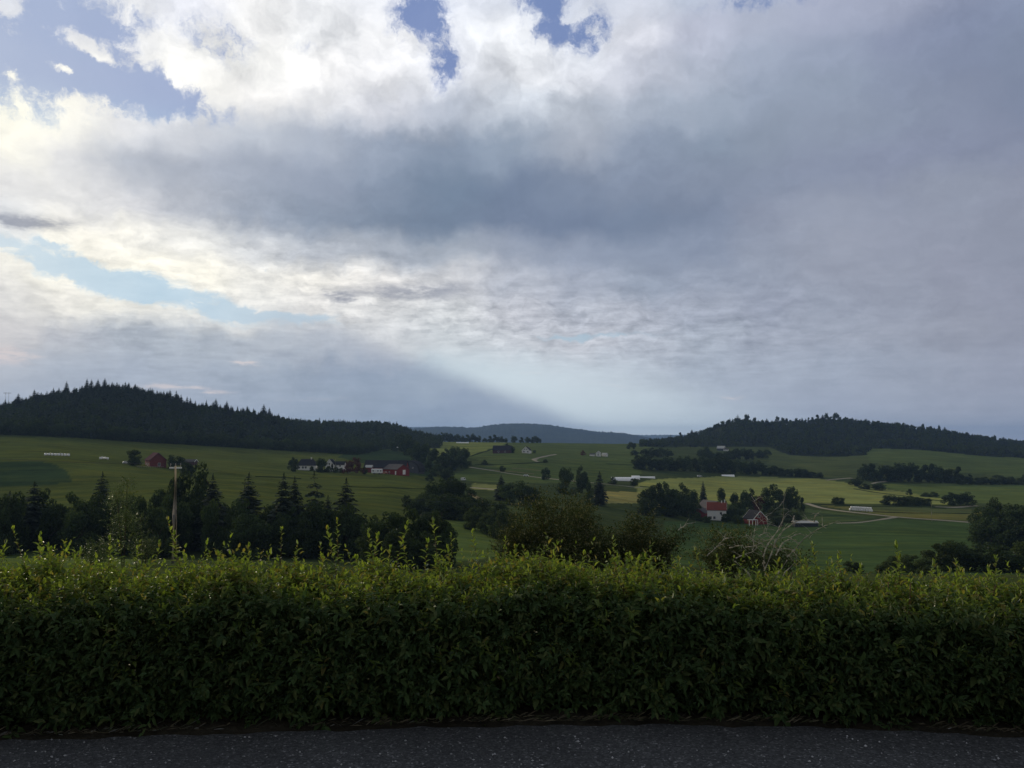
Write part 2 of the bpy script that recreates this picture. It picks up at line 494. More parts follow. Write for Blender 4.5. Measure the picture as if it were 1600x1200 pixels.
def leaf_material(name, cols, trans=0.35, gloss=0.06, rough=0.45, islands=True, tcol=(1.25, 1.3, 0.55), obj_var=0.25):
    """leaves: colour varies leaf by leaf and plant by plant; light shines through"""
    mt = bpy.data.materials.new(name)
    mt.use_nodes = True
    T = NT(mt.node_tree)
    T.n.clear()
    geo = T.new('ShaderNodeNewGeometry')
    oi = T.new('ShaderNodeObjectInfo')
    r = geo.outputs['Random Per Island']
    n = len(cols)
    c = T.ramp(r, [((i + 0.5) / n, k) for i, k in enumerate(cols)])
    k = T.m('MULTIPLY_ADD', oi.outputs['Random'], obj_var * 2, 1 - obj_var)
    big = T.noise(geo.outputs['Position'], 0.35, 3, 0.5)
    k = T.m('MULTIPLY', k, T.m('MULTIPLY_ADD', big, 0.9, 0.55))
    c = T.vm('SCALE', c, k)
    df = T.new('ShaderNodeBsdfDiffuse')
    T.put(df.inputs['Color'], c)
    tr = T.new('ShaderNodeBsdfTranslucent')
    T.put(tr.inputs['Color'], T.vm('MULTIPLY', c, tcol))
    mx = T.new('ShaderNodeMixShader')
    mx.inputs[0].default_value = trans
    T.l.new(df.outputs[0], mx.inputs[1])
    T.l.new(tr.outputs[0], mx.inputs[2])
    gl = T.new('ShaderNodeBsdfGlossy')
    gl.inputs['Color'].default_value = (1, 1, 1, 1)
    gl.inputs['Roughness'].default_value = rough
    m2 = T.new('ShaderNodeMixShader')
    fr = T.new('ShaderNodeFresnel')
    fr.inputs['IOR'].default_value = 1.35
    T.put(m2.inputs[0], T.m('MULTIPLY', fr.outputs[0], gloss * 10))
    T.l.new(mx.outputs[0], m2.inputs[1])
    T.l.new(gl.outputs[0], m2.inputs[2])
    out = T.new('ShaderNodeOutputMaterial')
    T.l.new(m2.outputs[0], out.inputs['Surface'])
    return mt


# ------------------------------------------------------------------ terrain: height as a function of bearing and distance
NEAR = [(5.6, 912.0), (12, 925.0), (30, 912.0)]
COLS = {
    -260: [(60, 893), (110, 876), (190, 858), (300, 790), (430, 722), (520, 700), (600, 682), (720, 665), (850, 655), (1000, 665), (1500, 700)],
    0: [(60, 893), (110, 874), (190, 856), (300, 785), (430, 712), (520, 695), (600, 679), (720, 664), (850, 648), (1000, 655), (1500, 700)],
    50: [(60, 893), (110, 874), (190, 856), (300, 783), (430, 712), (520, 696), (600, 680), (720, 656), (850, 634), (1000, 645), (1500, 700)],
    100: [(60, 893), (110, 874), (190, 857), (300, 780), (430, 714), (520, 699), (610, 683), (730, 650), (860, 626), (1000, 640), (1500, 700)],
    150: [(60, 893), (110, 875), (190, 857), (300, 777), (430, 719), (510, 706), (625, 686), (740, 648), (870, 618), (1030, 635), (1500, 700)],
    200: [(60, 893), (110, 875), (190, 857), (300, 773), (430, 726), (500, 714), (640, 689), (760, 650), (880, 618), (1050, 635), (1600, 700)],
    250: [(60, 893), (110, 875), (190, 858), (295, 773), (430, 732), (500, 719), (660, 692), (780, 655), (900, 628), (1060, 645), (1600, 700)],
    300: [(60, 893), (110, 876), (190, 858), (290, 778), (430, 737), (500, 724), (680, 695), (800, 668), (920, 645), (1100, 660), (1700, 700)],
    350: [(60, 893), (110, 877), (190, 859), (290, 784), (420, 742), (500, 728), (690, 699), (830, 672), (950, 650), (1150, 668), (1700, 700)],
    400: [(60, 893), (110, 878), (190, 859), (290, 790), (400, 749), (500, 733), (620, 714), (700, 703), (850, 678), (980, 655), (1200, 664), (1800, 700)],
    500: [(60, 893), (110, 880), (190, 861), (290, 800), (400, 761), (500, 741), (600, 723), (750, 709), (950, 690), (1250, 667), (1500, 680), (2000, 700)],
    600: [(60, 893), (150, 885), (200, 864), (290, 808), (400, 766), (500, 744), (620, 726), (800, 710), (1000, 695), (1380, 667), (1600, 684), (2500, 700)],
    650: [(60, 893), (150, 885), (200, 857), (290, 815), (400, 774), (500, 750), (620, 732), (800, 715), (1050, 698), (1400, 681), (1700, 692), (2500, 700)],
    700: [(60, 893), (150, 882), (210, 848), (260, 824), (330, 800), (420, 776), (520, 757), (620, 741), (800, 716), (1000, 701), (1250, 690.5), (1600, 694), (2500, 702)],
    800: [(60, 893), (150, 885), (220, 852), (300, 816), (400, 782), (520, 760), (620, 746), (730, 725), (835, 710), (1000, 701), (1280, 691.5), (1600, 697), (2500, 703)],
    900: [(60, 893), (150, 888), (230, 852), (320, 814), (420, 786), (520, 769), (640, 750), (780, 727), (900, 713), (1100, 702), (1300, 692.7), (1700, 700), (2500, 704)],
    1000: [(60, 893), (150, 892), (240, 857), (330, 826), (440, 796), (520, 778), (620, 758), (760, 735), (900, 719), (1100, 704), (1300, 695), (1450, 693), (1800, 700), (2500, 704)],
    1050: [(60, 895), (155, 893), (245, 859), (335, 832), (442, 803), (530, 780), (630, 760), (760, 739), (900, 723), (1080, 709), (1250, 699), (1380, 694), (1520, 689), (1850, 700)],
    1100: [(60, 897), (160, 895), (250, 864), (340, 838), (445, 811), (540, 782), (640, 762), (760, 744), (900, 728), (1050, 713), (1250, 699), (1400, 690), (1580, 677), (1900, 690)],
    1150: [(60, 898), (160, 896), (250, 867), (343, 840), (447, 812), (540, 784), (640, 765), (770, 747), (900, 731), (1050, 715), (1250, 699), (1400, 682), (1600, 660), (1900, 676)],
    1200: [(60, 898), (160, 897), (250, 869), (345, 841), (450, 811), (540, 786), (640, 768), (780, 748), (900, 734), (1050, 717), (1250, 699), (1400, 682), (1620, 664), (1900, 680)],
    1300: [(60, 900), (160, 900), (250, 873), (345, 842), (450, 809), (540, 789), (640, 771), (780, 750), (900, 735), (1050, 719), (1200, 709), (1400, 685), (1620, 660), (1900, 675)],
    1400: [(60, 902), (160, 903), (250, 874), (345, 842), (450, 812), (540, 790), (640, 774), (780, 756), (900, 741), (1050, 719), (1200, 706), (1300, 699), (1450, 683), (1650, 667), (1900, 690)],
    1500: [(60, 903), (160, 905), (250, 874), (345, 844), (450, 817), (540, 793), (640, 777), (780, 758), (900, 743), (1050, 723), (1250, 707), (1450, 693), (1650, 681), (1900, 695)],
    1600: [(60, 903), (160, 905), (250, 876), (345, 847), (450, 821), (540, 797), (640, 779), (780, 760), (900, 745), (1050, 727), (1250, 714), (1450, 704), (1700, 694), (2000, 700)],
    1860: [(60, 903), (160, 905), (250, 878), (345, 850), (450, 824), (540, 800), (640, 782), (780, 763), (900, 748), (1050, 731), (1250, 718), (1450, 710), (1700, 702), (2000, 706)],
}


def pchip(x, y, xq):
    x = np.asarray(x, float)
    y = np.asarray(y, float)
    h = np.diff(x)
    d = np.diff(y) / h
    m = np.zeros(len(x))
    for i in range(1, len(x) - 1):
        if d[i - 1] * d[i] > 0:
            w1, w2 = 2 * h[i] + h[i - 1], h[i] + 2 * h[i - 1]
            m[i] = (w1 + w2) / (w1 / d[i - 1] + w2 / d[i])
    m[0], m[-1] = d[0], d[-1]
    i = np.clip(np.searchsorted(x, xq) - 1, 0, len(x) - 2)
    t = np.clip((xq - x[i]) / h[i], 0, 1)
    return ((2 * t**3 - 3 * t**2 + 1) * y[i] + (t**3 - 2 * t**2 + t) * h[i] * m[i] + (-2 * t**3 + 3 * t**2) * y[i + 1] + (t**3 - t**2) * h[i] * m[i + 1])


def zpix(py, Y):
    _, b, c = ray(800, py)
    return EYE + c / b * Y


TQ = np.linspace(math.log(5.6), math.log(14000), 900)
SX = np.array([(px - 800) / FPX for px in sorted(COLS)])
tab0 = []
for px in sorted(COLS):
    pts = NEAR + COLS[px]
    Ys = [p[0] for p in pts] + [4000, 14000]
    Zs = [zpix(p[1], p[0]) for p in pts] + [-75, -75]
    Zs[0] = -0.02
    tab0.append(pchip([math.log(v) for v in Ys], Zs, TQ))
tab0 = np.array(tab0)
SQ = np.linspace(SX[0], SX[-1], 700)
HT = np.empty((len(SQ), len(TQ)))
for j in range(len(TQ)):
    HT[:, j] = pchip(SX, tab0[:, j], SQ)


def height(x, y):
    x = np.asarray(x, float)
    y = np.asarray(y, float)
    yy = np.maximum(y, 5.6)
    s = np.clip(x / np.maximum(yy, 30.0), SQ[0], SQ[-1])
    fs = (s - SQ[0]) / (SQ[1] - SQ[0])
    ft = (np.log(yy) - TQ[0]) / (TQ[1] - TQ[0])
    i = np.clip(fs.astype(int), 0, len(SQ) - 2)
    j = np.clip(ft.astype(int), 0, len(TQ) - 2)
    a = np.clip(fs - i, 0, 1)
    b = np.clip(ft - j, 0, 1)
    z = HT[i, j] * (1 - a) * (1 - b) + HT[i + 1, j] * a * (1 - b) + HT[i, j + 1] * (1 - a) * b + HT[i + 1, j + 1] * a * b
    return np.where(y < 5.6, -0.02, z)


def H(x, y):
    return float(height(np.array([x]), np.array([y]))[0])


MARCH = np.exp(np.linspace(math.log(40), math.log(3000), 4000))


def ground(px, py):
    """where the view ray through a photo pixel first meets the land"""
    a, b, c = ray(px, py)
    X = a / b * MARCH
    Z = EYE + c / b * MARCH
    hit = np.nonzero(height(X, MARCH) >= Z)[0]
    i = hit[0] if len(hit) else len(MARCH) - 1
    return Vector((X[i], MARCH[i], H(X[i], MARCH[i])))


def on_ground(px, Y):
    x = (px - 800) / FPX * Y / CP
    return Vector((x, Y, H(x, Y)))


def top_height(p, py_top):
    """height of something that stands at p and reaches up to photo row py_top"""
    return max(0.3, zpix(py_top, p.y) - p.z)


# land cover patches: (photo outline, distance limits, colour)
FIELDS = [
    ([(-400, 880), (-400, 670), (640, 700), (700, 730), (700, 790), (640, 850), (300, 855), (0, 858)], (195, 900), (0.070, 0.088, 0.024)),
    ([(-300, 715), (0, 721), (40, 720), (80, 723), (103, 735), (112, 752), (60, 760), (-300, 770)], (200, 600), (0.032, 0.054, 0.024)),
    ([(530, 715), (545, 704), (600, 702), (660, 712), (690, 728), (680, 746), (640, 742), (560, 722)], (480, 1200), (0.029, 0.049, 0.022)),
    ([(672, 690), (800, 690), (790, 696), (768, 700), (740, 712), (680, 716)], (500, 1600), (0.132, 0.160, 0.047)),
    ([(735, 715), (770, 701), (800, 688), (1015, 690), (1010, 716), (870, 728), (800, 735)], (600, 1600), (0.072, 0.099, 0.034)),
    ([(700, 745), (740, 730), (870, 724), (1010, 716), (1000, 745), (950, 755), (870, 755), (720, 752)], (450, 1100), (0.067, 0.094, 0.030)),
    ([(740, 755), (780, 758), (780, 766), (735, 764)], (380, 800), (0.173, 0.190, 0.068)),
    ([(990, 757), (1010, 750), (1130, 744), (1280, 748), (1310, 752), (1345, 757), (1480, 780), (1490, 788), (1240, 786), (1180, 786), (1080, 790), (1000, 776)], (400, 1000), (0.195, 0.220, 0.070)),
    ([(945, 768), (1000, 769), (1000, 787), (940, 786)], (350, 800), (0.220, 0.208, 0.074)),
    ([(1250, 818), (1310, 818), (1400, 811), (1620, 822), (1620, 900), (1200, 905), (1050, 880), (1040, 815), (1200, 815)], (180, 460), (0.051, 0.084, 0.030)),
    ([(1260, 795), (1375, 809), (1310, 818), (1250, 816)], (350, 600), (0.061, 0.089, 0.034)),
    ([(1275, 789), (1330, 792), (1520, 800), (1600, 802), (1600, 818), (1400, 808)], (350, 620), (0.129, 0.130, 0.041)),
    ([(1330, 790), (1520, 796), (1520, 803), (1365, 798)], (350, 620), (0.083, 0.101, 0.038)),
    ([(1355, 698), (1450, 704), (1620, 715), (1620, 750), (1500, 738), (1350, 722)], (800, 1600), (0.071, 0.099, 0.034)),
    ([(1360, 756), (1620, 755), (1620, 790), (1500, 784), (1440, 774)], (560, 900), (0.090, 0.123, 0.038)),
    ([(1200, 700), (1240, 710), (1360, 712), (1350, 748), (1280, 748), (1200, 725)], (700, 1300), (0.065, 0.085, 0.033)),
    ([(690, 800), (760, 800), (780, 870), (690, 880), (700, 850)], (140, 330), (0.079, 0.115, 0.034)),
    ([(-100, 858), (220, 862), (220, 890), (-100, 890)], (60, 195), (0.077, 0.110, 0.034)),
]


def inside(poly, X, Y):
    r = np.zeros(X.shape, bool)
    n = len(poly)
    for i in range(n):
        x1, y1 = poly[i]
        x2, y2 = poly[(i + 1) % n]
        if y1 == y2:
            continue
        c = ((y1 > Y) != (y2 > Y)) & (X < (x2 - x1) * (Y - y1) / (y2 - y1) + x1)
        r ^= c
    return r


def build_ground():
    ny, nx = 560, 640
    ys = np.exp(np.linspace(math.log(8.0), math.log(14000), ny - 6))
    ys = np.concatenate([[-60, -5, 3.0, 4.6, 5.6, 6.6], ys])
    ss = np.linspace(-0.86, 0.86, nx)
    Yg, Sg = np.meshgrid(ys, ss, indexing='ij')
    Xg = Sg * np.maximum(Yg, 60.0)
    Zg = height(Xg, Yg)
    lump = np.sin(Xg * 0.05 + 1.3) * np.cos(Yg * 0.037) + 0.5 * np.sin(Xg * 0.13 + Yg * 0.09)
    Zg = Zg + np.where(Yg > 40, 0.12 * lump, 0.0)
    v = np.stack([Xg, Yg, Zg], -1).reshape(-1, 3)
    i = np.arange(ny * nx).reshape(ny, nx)
    f = np.stack([i[:-1, :-1], i[:-1, 1:], i[1:, 1:], i[1:, :-1]], -1).reshape(-1, 4)
    me = mesh_np('ground', v, f, smooth=True)
    # photo pixel of each vertex, for the field outlines
    y = np.maximum(v[:, 1], 1.0)
    rel = v[:, 2] - EYE
    depth = y * CP + rel * SP
    PX = 800 + FPX * v[:, 0] / depth
    PY = 600 - FPX * (-y * SP + rel * CP) / depth
    jit = 2.0 * np.sin(v[:, 0] * 0.11) + 1.5 * np.sin(v[:, 1] * 0.07 + 2)
    colr = np.tile(np.array([0.047, 0.064, 0.024, 1.0]), (len(v), 1))
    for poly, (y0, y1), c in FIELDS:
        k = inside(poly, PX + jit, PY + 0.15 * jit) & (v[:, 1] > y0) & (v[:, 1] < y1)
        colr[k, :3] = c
    wood = (v[:, 1] > 590) & (PX < 690) & (PY < np.interp(PX, [-60, 0, 100, 200, 300, 400, 500, 560, 600, 690], [676, 678, 682, 689, 695, 701, 707, 710, 702, 700]))
    wood |= (v[:, 1] > 1100) & (PX > 1000) & (PY < np.interp(PX, [1005, 1200, 1235, 1300, 1350, 1362, 1450, 1530, 1600, 1700], [698, 698, 712, 714, 712, 700, 704, 712, 716, 720]))
    colr[wood, :3] = (0.016, 0.022, 0.013)
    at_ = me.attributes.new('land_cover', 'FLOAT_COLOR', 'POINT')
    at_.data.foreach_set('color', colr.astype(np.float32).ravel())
    mt = bpy.data.materials.new('grassland')
    mt.use_nodes = True
    T = NT(mt.node_tree)
    p = T.n['Principled BSDF']
    ca = T.new('ShaderNodeAttribute', attribute_name='land_cover')
    pos = T.new('ShaderNodeNewGeometry').outputs['Position']
    flat = T.vm('MULTIPLY', pos, (1, 1, 0))
    n1 = T.noise(flat, 0.022, 6, 0.6)
    n2 = T.noise(flat, 0.22, 6, 0.65)
    n3 = T.noise(T.vm('MULTIPLY', flat, (0.35, 1.6, 0)), 0.07, 4, 0.6)
    swath = T.noise(T.vm('MULTIPLY', T.vm('ADD', flat, T.vm('SCALE', T.noise(flat, 0.01, 2, 0.5, color=True), 30.0)), (0.05, 0.6, 0)), 0.35, 3, 0.6)
    k = T.m('ADD', T.m('MULTIPLY_ADD', n1, 1.1, -0.35), T.m('ADD', T.m('MULTIPLY', n2, 0.7), T.m('ADD', T.m('MULTIPLY', n3, 0.65), T.m('MULTIPLY_ADD', swath, 0.7, -0.2))))
    k = T.m('MAXIMUM', k, 0.3)
    c = T.vm('SCALE', ca.outputs['Color'], k)
    dry = T.vm('MULTIPLY', c, (1.3, 1.1, 0.85))
    c = T.mix(T.rng(n3, 0.45, 0.7), c, dry)
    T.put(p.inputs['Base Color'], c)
    p.inputs['Roughness'].default_value = 0.95
    p.inputs['Specular IOR Level'].default_value = 0.0
    bp = T.new('ShaderNodeBump')
    bp.inputs['Strength'].default_value = 0.6
    bp.inputs['Distance'].default_value = 0.6
    T.put(bp.inputs['Height'], T.noise(flat, 0.6, 6, 0.7))
    T.l.new(bp.outputs[0], p.inputs['Normal'])
    return tag(link('ground', me, mt), kind='structure')


build_ground()


def distant_ridge(name, Y, prof, depth, base_z, bump, seed):
    r = np.random.default_rng(seed)
    pxs = np.linspace(prof[0][0], prof[-1][0], 500)
    tops = np.interp(pxs, [p[0] for p in prof], [p[1] for p in prof])
    ker = np.hanning(25)
    ker /= ker.sum()
    tops = np.convolve(np.pad(tops, 12, mode='edge'), ker, 'valid')
    rows = np.linspace(0, 1, 30)
    n = r.normal(size=(30, 500))
    V_ = []
    for q, t in enumerate(rows):
        yy = Y - depth * (1 - t)
        prof_h = math.sin(t * math.pi / 2) ** 1.3
        z = np.array([base_z + (zpix(p, Y) - base_z) * prof_h for p in tops])
        z += n[q] * bump * (0.3 + prof_h)
        x = (pxs - 800) / FPX * yy / CP
        V_.append(np.stack([x, np.full(500, yy), z], -1))
    yy = Y + depth * 0.6
    V_.append(np.stack([(pxs - 800) / FPX * yy / CP, np.full(500, yy), np.full(500, base_z)], -1))
    v = np.concatenate(V_)
    i = np.arange(31 * 500).reshape(31, 500)
    f = np.stack([i[:-1, :-1], i[:-1, 1:], i[1:, 1:], i[1:, :-1]], -1).reshape(-1, 4)
    me = mesh_np(name, v, f, smooth=False)
    return tag(link(name, me, M['far_wood']), kind='structure')


M = {}
M['far_wood'] = material('far_wood', (0.028, 0.038, 0.024), 0.95, 0.5, 0.012, 0.05)
distant_ridge('hill', 6500, [(560, 684), (620, 672), (660, 669), (690, 667), (720, 668), (742, 669), (752, 667), (775, 663.5), (800, 662), (830, 662.5), (858, 664),
                             (885, 669), (905, 671), (930, 675), (960, 676), (985, 679), (1012, 684), (1060, 692), (1150, 700)], 1500, -90, 3.0, 1)
distant_ridge('hill', 11500, [(400, 676), (600, 670), (650, 667.5), (700, 668), (760, 672), (900, 680), (1050, 680), (1200, 680)], 1500, -90, 4.0, 2)

# the air over the valley
hz = MB().box(-13500, 13500, -300, 14500, -140, 165)
hm = bpy.data.materials.new('haze')
hm.use_nodes = True
T = NT(hm.node_tree)
T.n.clear()
pv = T.new('ShaderNodeVolumePrincipled')
pv.inputs['Color'].default_value = (0.36, 0.58, 1.0, 1)
pv.inputs['Density'].default_value = 6.5e-5
pv.inputs['Anisotropy'].default_value = 0.2
T.l.new(pv.outputs[0], T.new('ShaderNodeOutputMaterial').inputs['Volume'])
tag(hz.build('haze', hm), kind='stuff', label='thin blue haze over the whole valley', cat='haze')


def ribbon(name, pix, width, mat, lift=0.22, pts=None):
    P = [ground(*p) for p in pix] if pts is None else pts
    dense = []
    for a, b in zip(P[:-1], P[1:]):
        n = max(2, int((b - a).length / 4))
        dense += [a.lerp(b, k / n) for k in range(n)]
    dense.append(P[-1])
    # smooth the line
    for _ in range(2):
        dense = [dense[0]] + [(dense[i - 1] + dense[i] * 2 + dense[i + 1]) / 4 for i in range(1, len(dense) - 1)] + [dense[-1]]
    vs = []
    for i, p in enumerate(dense):
        d = dense[min(i + 1, len(dense) - 1)] - dense[max(i - 1, 0)]
        s = Vector((d.y, -d.x, 0)).normalized()
        w = width * (0.9 + 0.2 * random.random()) / 2
        for q in (-1, -0.33, 0.33, 1):
            c = p + s * w * q
            vs.append((c.x, c.y, H(c.x, c.y) + lift - (0.3 if abs(q) == 1 else 0)))
    fs = [(i * 4 + k, i * 4 + k + 1, i * 4 + k + 5, i * 4 + k + 4) for i in range(len(dense) - 1) for k in range(3)]
    me = bpy.data.meshes.new(name)
    me.from_pydata(vs, [], fs)
    return tag(link(name, me, mat), kind='structure')


M['gravel_track'] = material('gravel_track', (0.26, 0.245, 0.205), 0.9, 0.2, 0.4, 0.1)
M['dirt'] = material('dirt', (0.17, 0.15, 0.09), 0.95, 0.25, 0.3, 0.1)
ribbon('road', [(735, 730), (760, 734), (800, 741), (840, 746), (880, 750), (920, 754), (960, 758), (1005, 763)], 5.0, M['gravel_track'])
ribbon('track', [(868, 710), (852, 713), (838, 716.5), (833, 718.5), (842, 722)], 4.5, M['gravel_track'])
ribbon('track', [(1262, 787), (1285, 794), (1320, 799), (1360, 803.5), (1390, 807), (1430, 810.5), (1480, 813.5), (1520, 816.5)], 4.5, M['gravel_track'])
ribbon('track', [(1305, 818), (1335, 817.5), (1365, 814), (1385, 810.5), (1400, 808)], 4.0, M['gravel_track'])
ribbon('track', [(1290, 750.5), (1310, 748.5), (1330, 747)], 6.0, M['gravel_track'])
ribbon('track', [(1460, 792), (1490, 793), (1525, 790.5)], 5.0, M['gravel_track'])
ribbon('track', [(737, 762), (755, 763.5), (775, 765)], 6.0, M['gravel_track'])
ribbon('track', [(735, 771), (750, 780), (765, 792)], 3.0, M['dirt'])
ribbon('track', [(1385, 752), (1372, 753.5), (1362, 756)], 5.0, M['gravel_track'])

M['ditch_grass'] = material('ditch_grass', (0.020, 0.030, 0.012), 0.95, 0.3, 0.4, 0.05)
for pix, w_ in (([(545, 761), (590, 763), (640, 764), (690, 766)], 1.6), ([(742, 726), (790, 726), (830, 723.5), (855, 722)], 3.0), ([(948, 725), (965, 725.5), (988, 727)], 3.5),
                ([(1268, 787), (1300, 789), (1345, 792), (1400, 792), (1440, 793)], 3.0), ([(1365, 800), (1420, 802), (1515, 803)], 2.2), ([(1335, 764), (1370, 770), (1420, 776), (1470, 783)], 3.0),
                ([(735, 713), (760, 705), (772, 701)], 4.0), ([(1000, 760), (1040, 764), (1060, 768)], 2.5), ([(400, 745), (440, 746), (470, 748)], 1.2)):
    ribbon('ditch', pix, w_, M['ditch_grass'], 0.3)
for pix, w_ in (([(765, 734), (790, 736.5), (815, 739), (835, 741)], 3.0), ([(800, 732), (820, 733.5), (845, 736)], 2.5)):
    ribbon('track', pix, w_, M['dirt'], 0.3)

# ------------------------------------------------------------------ vegetation
M['bark'] = material('bark', (0.10, 0.085, 0.065), 0.9, 0.35, 6, 0.1)
M['pale_bark'] = material('pale_bark', (0.42, 0.40, 0.35), 0.9, 0.4, 14, 0.15)
M['spruce_needles'] = leaf_material('spruce_needles', [(0.020, 0.034, 0.020), (0.028, 0.044, 0.024), (0.040, 0.056, 0.028), (0.024, 0.040, 0.024)], 0.10, 0.004, 0.7)
M['tree_leaves'] = leaf_material('tree_leaves', [(0.030, 0.048, 0.020), (0.044, 0.066, 0.026), (0.058, 0.080, 0.030), (0.036, 0.056, 0.024)], 0.22, 0.004, 0.7)
M['bush_leaves'] = leaf_material('bush_leaves', [(0.040, 0.060, 0.022), (0.060, 0.085, 0.028), (0.080, 0.100, 0.034), (0.048, 0.070, 0.026)], 0.25, 0.004, 0.7)
M['copper_leaves'] = leaf_material('copper_leaves', [(0.075, 0.022, 0.024), (0.11, 0.028, 0.028), (0.055, 0.022, 0.024)], 0.22, 0.004, 0.7, tcol=(1.3, 0.7, 0.6))


def diamonds(cent, d1, d2):
    """one rhombic leaf clump per row: half axes d1, d2"""
    n = len(cent)
    v = np.stack([cent - d1, cent - d2, cent + d1, cent + d2], 1).reshape(-1, 3)
    return v, np.arange(n * 4).reshape(n, 4)


def unit(a):
    return a / np.maximum(np.linalg.norm(a, axis=1, keepdims=True), 1e-9)


def crown_cloud(seed, lobes, cards, size, shape='round', zlo=0.12):
    """leaf clumps of a broad crown one unit high and about one unit wide"""
    r = np.random.default_rng(seed)
    C, Rr = [], []
    for _ in range(lobes):
        for _t in range(40):
            z = r.uniform(zlo + 0.06, 0.92)
            t = (z - zlo) / (1 - zlo)
            if shape == 'round':
                w = 0.48 * math.sin(math.pi * min(1, t * 0.72 + 0.25)) ** 0.7
            elif shape == 'tall':
                w = 0.46 * (1 - t) ** 0.6 * min(1, t * 5 + 0.3)
            else:
                w = 0.48 * (1 - t ** 2.2) ** 0.6
            a = r.uniform(0, 2 * math.pi)
            q = w * math.sqrt(r.uniform(0.0, 1))
            rad = r.uniform(0.09, 0.19) * (0.65 + 0.5 * w / 0.48)
            if z + rad * 0.8 <= 1.02:
                break
        C.append((q * math.cos(a), q * math.sin(a), z))
        Rr.append(rad)
    C, Rr = np.array(C), np.array(Rr)
    pk = r.choice(lobes, cards, p=Rr**2 / (Rr**2).sum())
    dirn = unit(r.normal(size=(cards, 3)))
    rad = Rr[pk] * (r.uniform(0.25, 1.0, cards) ** 0.35) * r.uniform(0.9, 1.18, cards)
    P = C[pk] + dirn * rad[:, None] * np.array([1.05, 1.05, 0.82])
    nrm = unit(dirn * 0.7 + r.normal(size=(cards, 3)) * 0.6 + np.array([0, 0, 0.35]))
    t1 = unit(np.cross(nrm, r.normal(size=(cards, 3))))
    t2 = np.cross(nrm, t1)
    s = size * r.uniform(0.5, 1.3, cards)[:, None]
    P[:, 2] = np.maximum(P[:, 2], 0.03)
    return diamonds(P, t1 * s, t2 * s * 0.62)


def crown_spruce(seed, tiers, branches, steps, wide=0.2, ragged=0.25, zlo=0.06):
    r = np.random.default_rng(seed)
    P, A1, A2 = [], [], []
    for i in range(tiers):
        t = min(1.0, max(0.0, (i + r.uniform(-0.3, 0.3)) / tiers))
        z0 = zlo + (1 - zlo) * t ** 0.95
        if z0 > 0.985:
            continue
        Lb = wide * ((1 - t) ** 0.68 + 0.015) * (0.75 + 0.25 * min(1, t * 6))
        nb = max(5, int(branches * (1 - 0.4 * t)))
        for k in range(nb):
            a = 2 * math.pi * (k + r.uniform(-0.35, 0.35)) / nb + i * 1.1
            L = Lb * r.uniform(1 - ragged, 1 + ragged * 0.6)
            d = np.array([math.cos(a), math.sin(a), 0])
            s = np.array([-math.sin(a), math.cos(a), 0])
            drop = r.uniform(0.25, 0.5)
            for q in range(steps):
                u = (q + 0.6) / steps
                c = d * L * u + np.array([0, 0, z0 + r.normal() * 0.006 - drop * L * u * (1.25 - 0.55 * u)])
                for sgn in (-1, 1):
                    sl = L / steps * r.uniform(0.95, 1.5) * (1.35 if q == 0 else 1.0)
                    dd = d * 0.75 + s * sgn * r.uniform(0.3, 0.9) + np.array([0, 0, -r.uniform(0.15, 0.6)])
                    dd /= np.linalg.norm(dd)
                    P.append(c + dd * sl * 0.5)
                    A1.append(dd * sl)
                    o = np.cross(dd, np.array([0, 0, 1.0]) + 0.5 * r.normal(size=3))
                    A2.append(o / np.linalg.norm(o) * sl * 0.52)
    # leader
    for q in range(4):
        P.append(np.array([0, 0, 0.95 + 0.015 * q]))
        A1.append(np.array([0.004 * (q % 2), 0, 0.03]))
        A2.append(np.array([0.006, 0.006 * (-1) ** q, 0]))
    return diamonds(np.array(P), np.array(A1), np.array(A2))


def trunk_mesh(name, h, r0, seed, limbs=6):
    r = random.Random(seed)
    mb = MB()
    pts = [(0, 0, -0.06)]
    for i in range(1, 6):
        pts.append((r.uniform(-.012, .012) * i, r.uniform(-.012, .012) * i, h * i / 5))
    mb.tube(pts, [r0 * (1 - 0.15 * i) for i in range(6)], 6)
    for k in range(limbs):
        b = Vector(pts[2 + k % 3])
        a = r.uniform(0, 6.28)
        e = b + Vector((math.cos(a) * 0.28, math.sin(a) * 0.28, r.uniform(0.12, 0.32)))
        mb.tube([b, b.lerp(e, 0.5) + Vector((0, 0, 0.02)), e], [r0 * 0.5, r0 * 0.35, r0 * 0.12], 4)
    me = bpy.data.meshes.new(name)
    me.from_pydata(mb.v, [], mb.f)
    return me


PROTO = {}


def make_proto(key, crown, mat, trunk_h, trunk_r, limbs, seed, smooth=False):
    v, f = crown
    cm = mesh_np('crown', v, f)
    cm.materials.append(M[mat])
    tm = trunk_mesh('trunk', trunk_h, trunk_r, seed, limbs)
    tm.materials.append(M['bark'])
    PROTO[key] = (cm, tm)


for k in range(5):
    make_proto(f'round{k}', crown_cloud(20 + k, 26 + 3 * k, 5200, 0.032, 'round', 0.0), 'tree_leaves', 0.6, 0.022, 6, k)
for k in range(3):
    make_proto(f'tall{k}', crown_cloud(40 + k, 26, 4600, 0.028, 'tall', 0.0), 'tree_leaves', 0.7, 0.018, 5, k)
for k in range(3):
    make_proto(f'bush{k}', crown_cloud(60 + k, 28, 5000, 0.034, 'dome', 0.0), 'bush_leaves', 0.5, 0.02, 6, k)
make_proto('copper0', crown_cloud(80, 24, 3000, 0.028, 'dome', 0.04), 'copper_leaves', 0.5, 0.02, 6, 1)
for k in range(4):
    make_proto(f'spruce{k}', crown_spruce(100 + k, 30 + k, 12, 5, 0.19, 0.35 + 0.05 * k), 'spruce_needles', 0.93, 0.014, 0, k)
make_proto('airy0', crown_spruce(120, 18, 9, 6, 0.22, 0.55), 'spruce_needles', 0.93, 0.012, 0, 9)
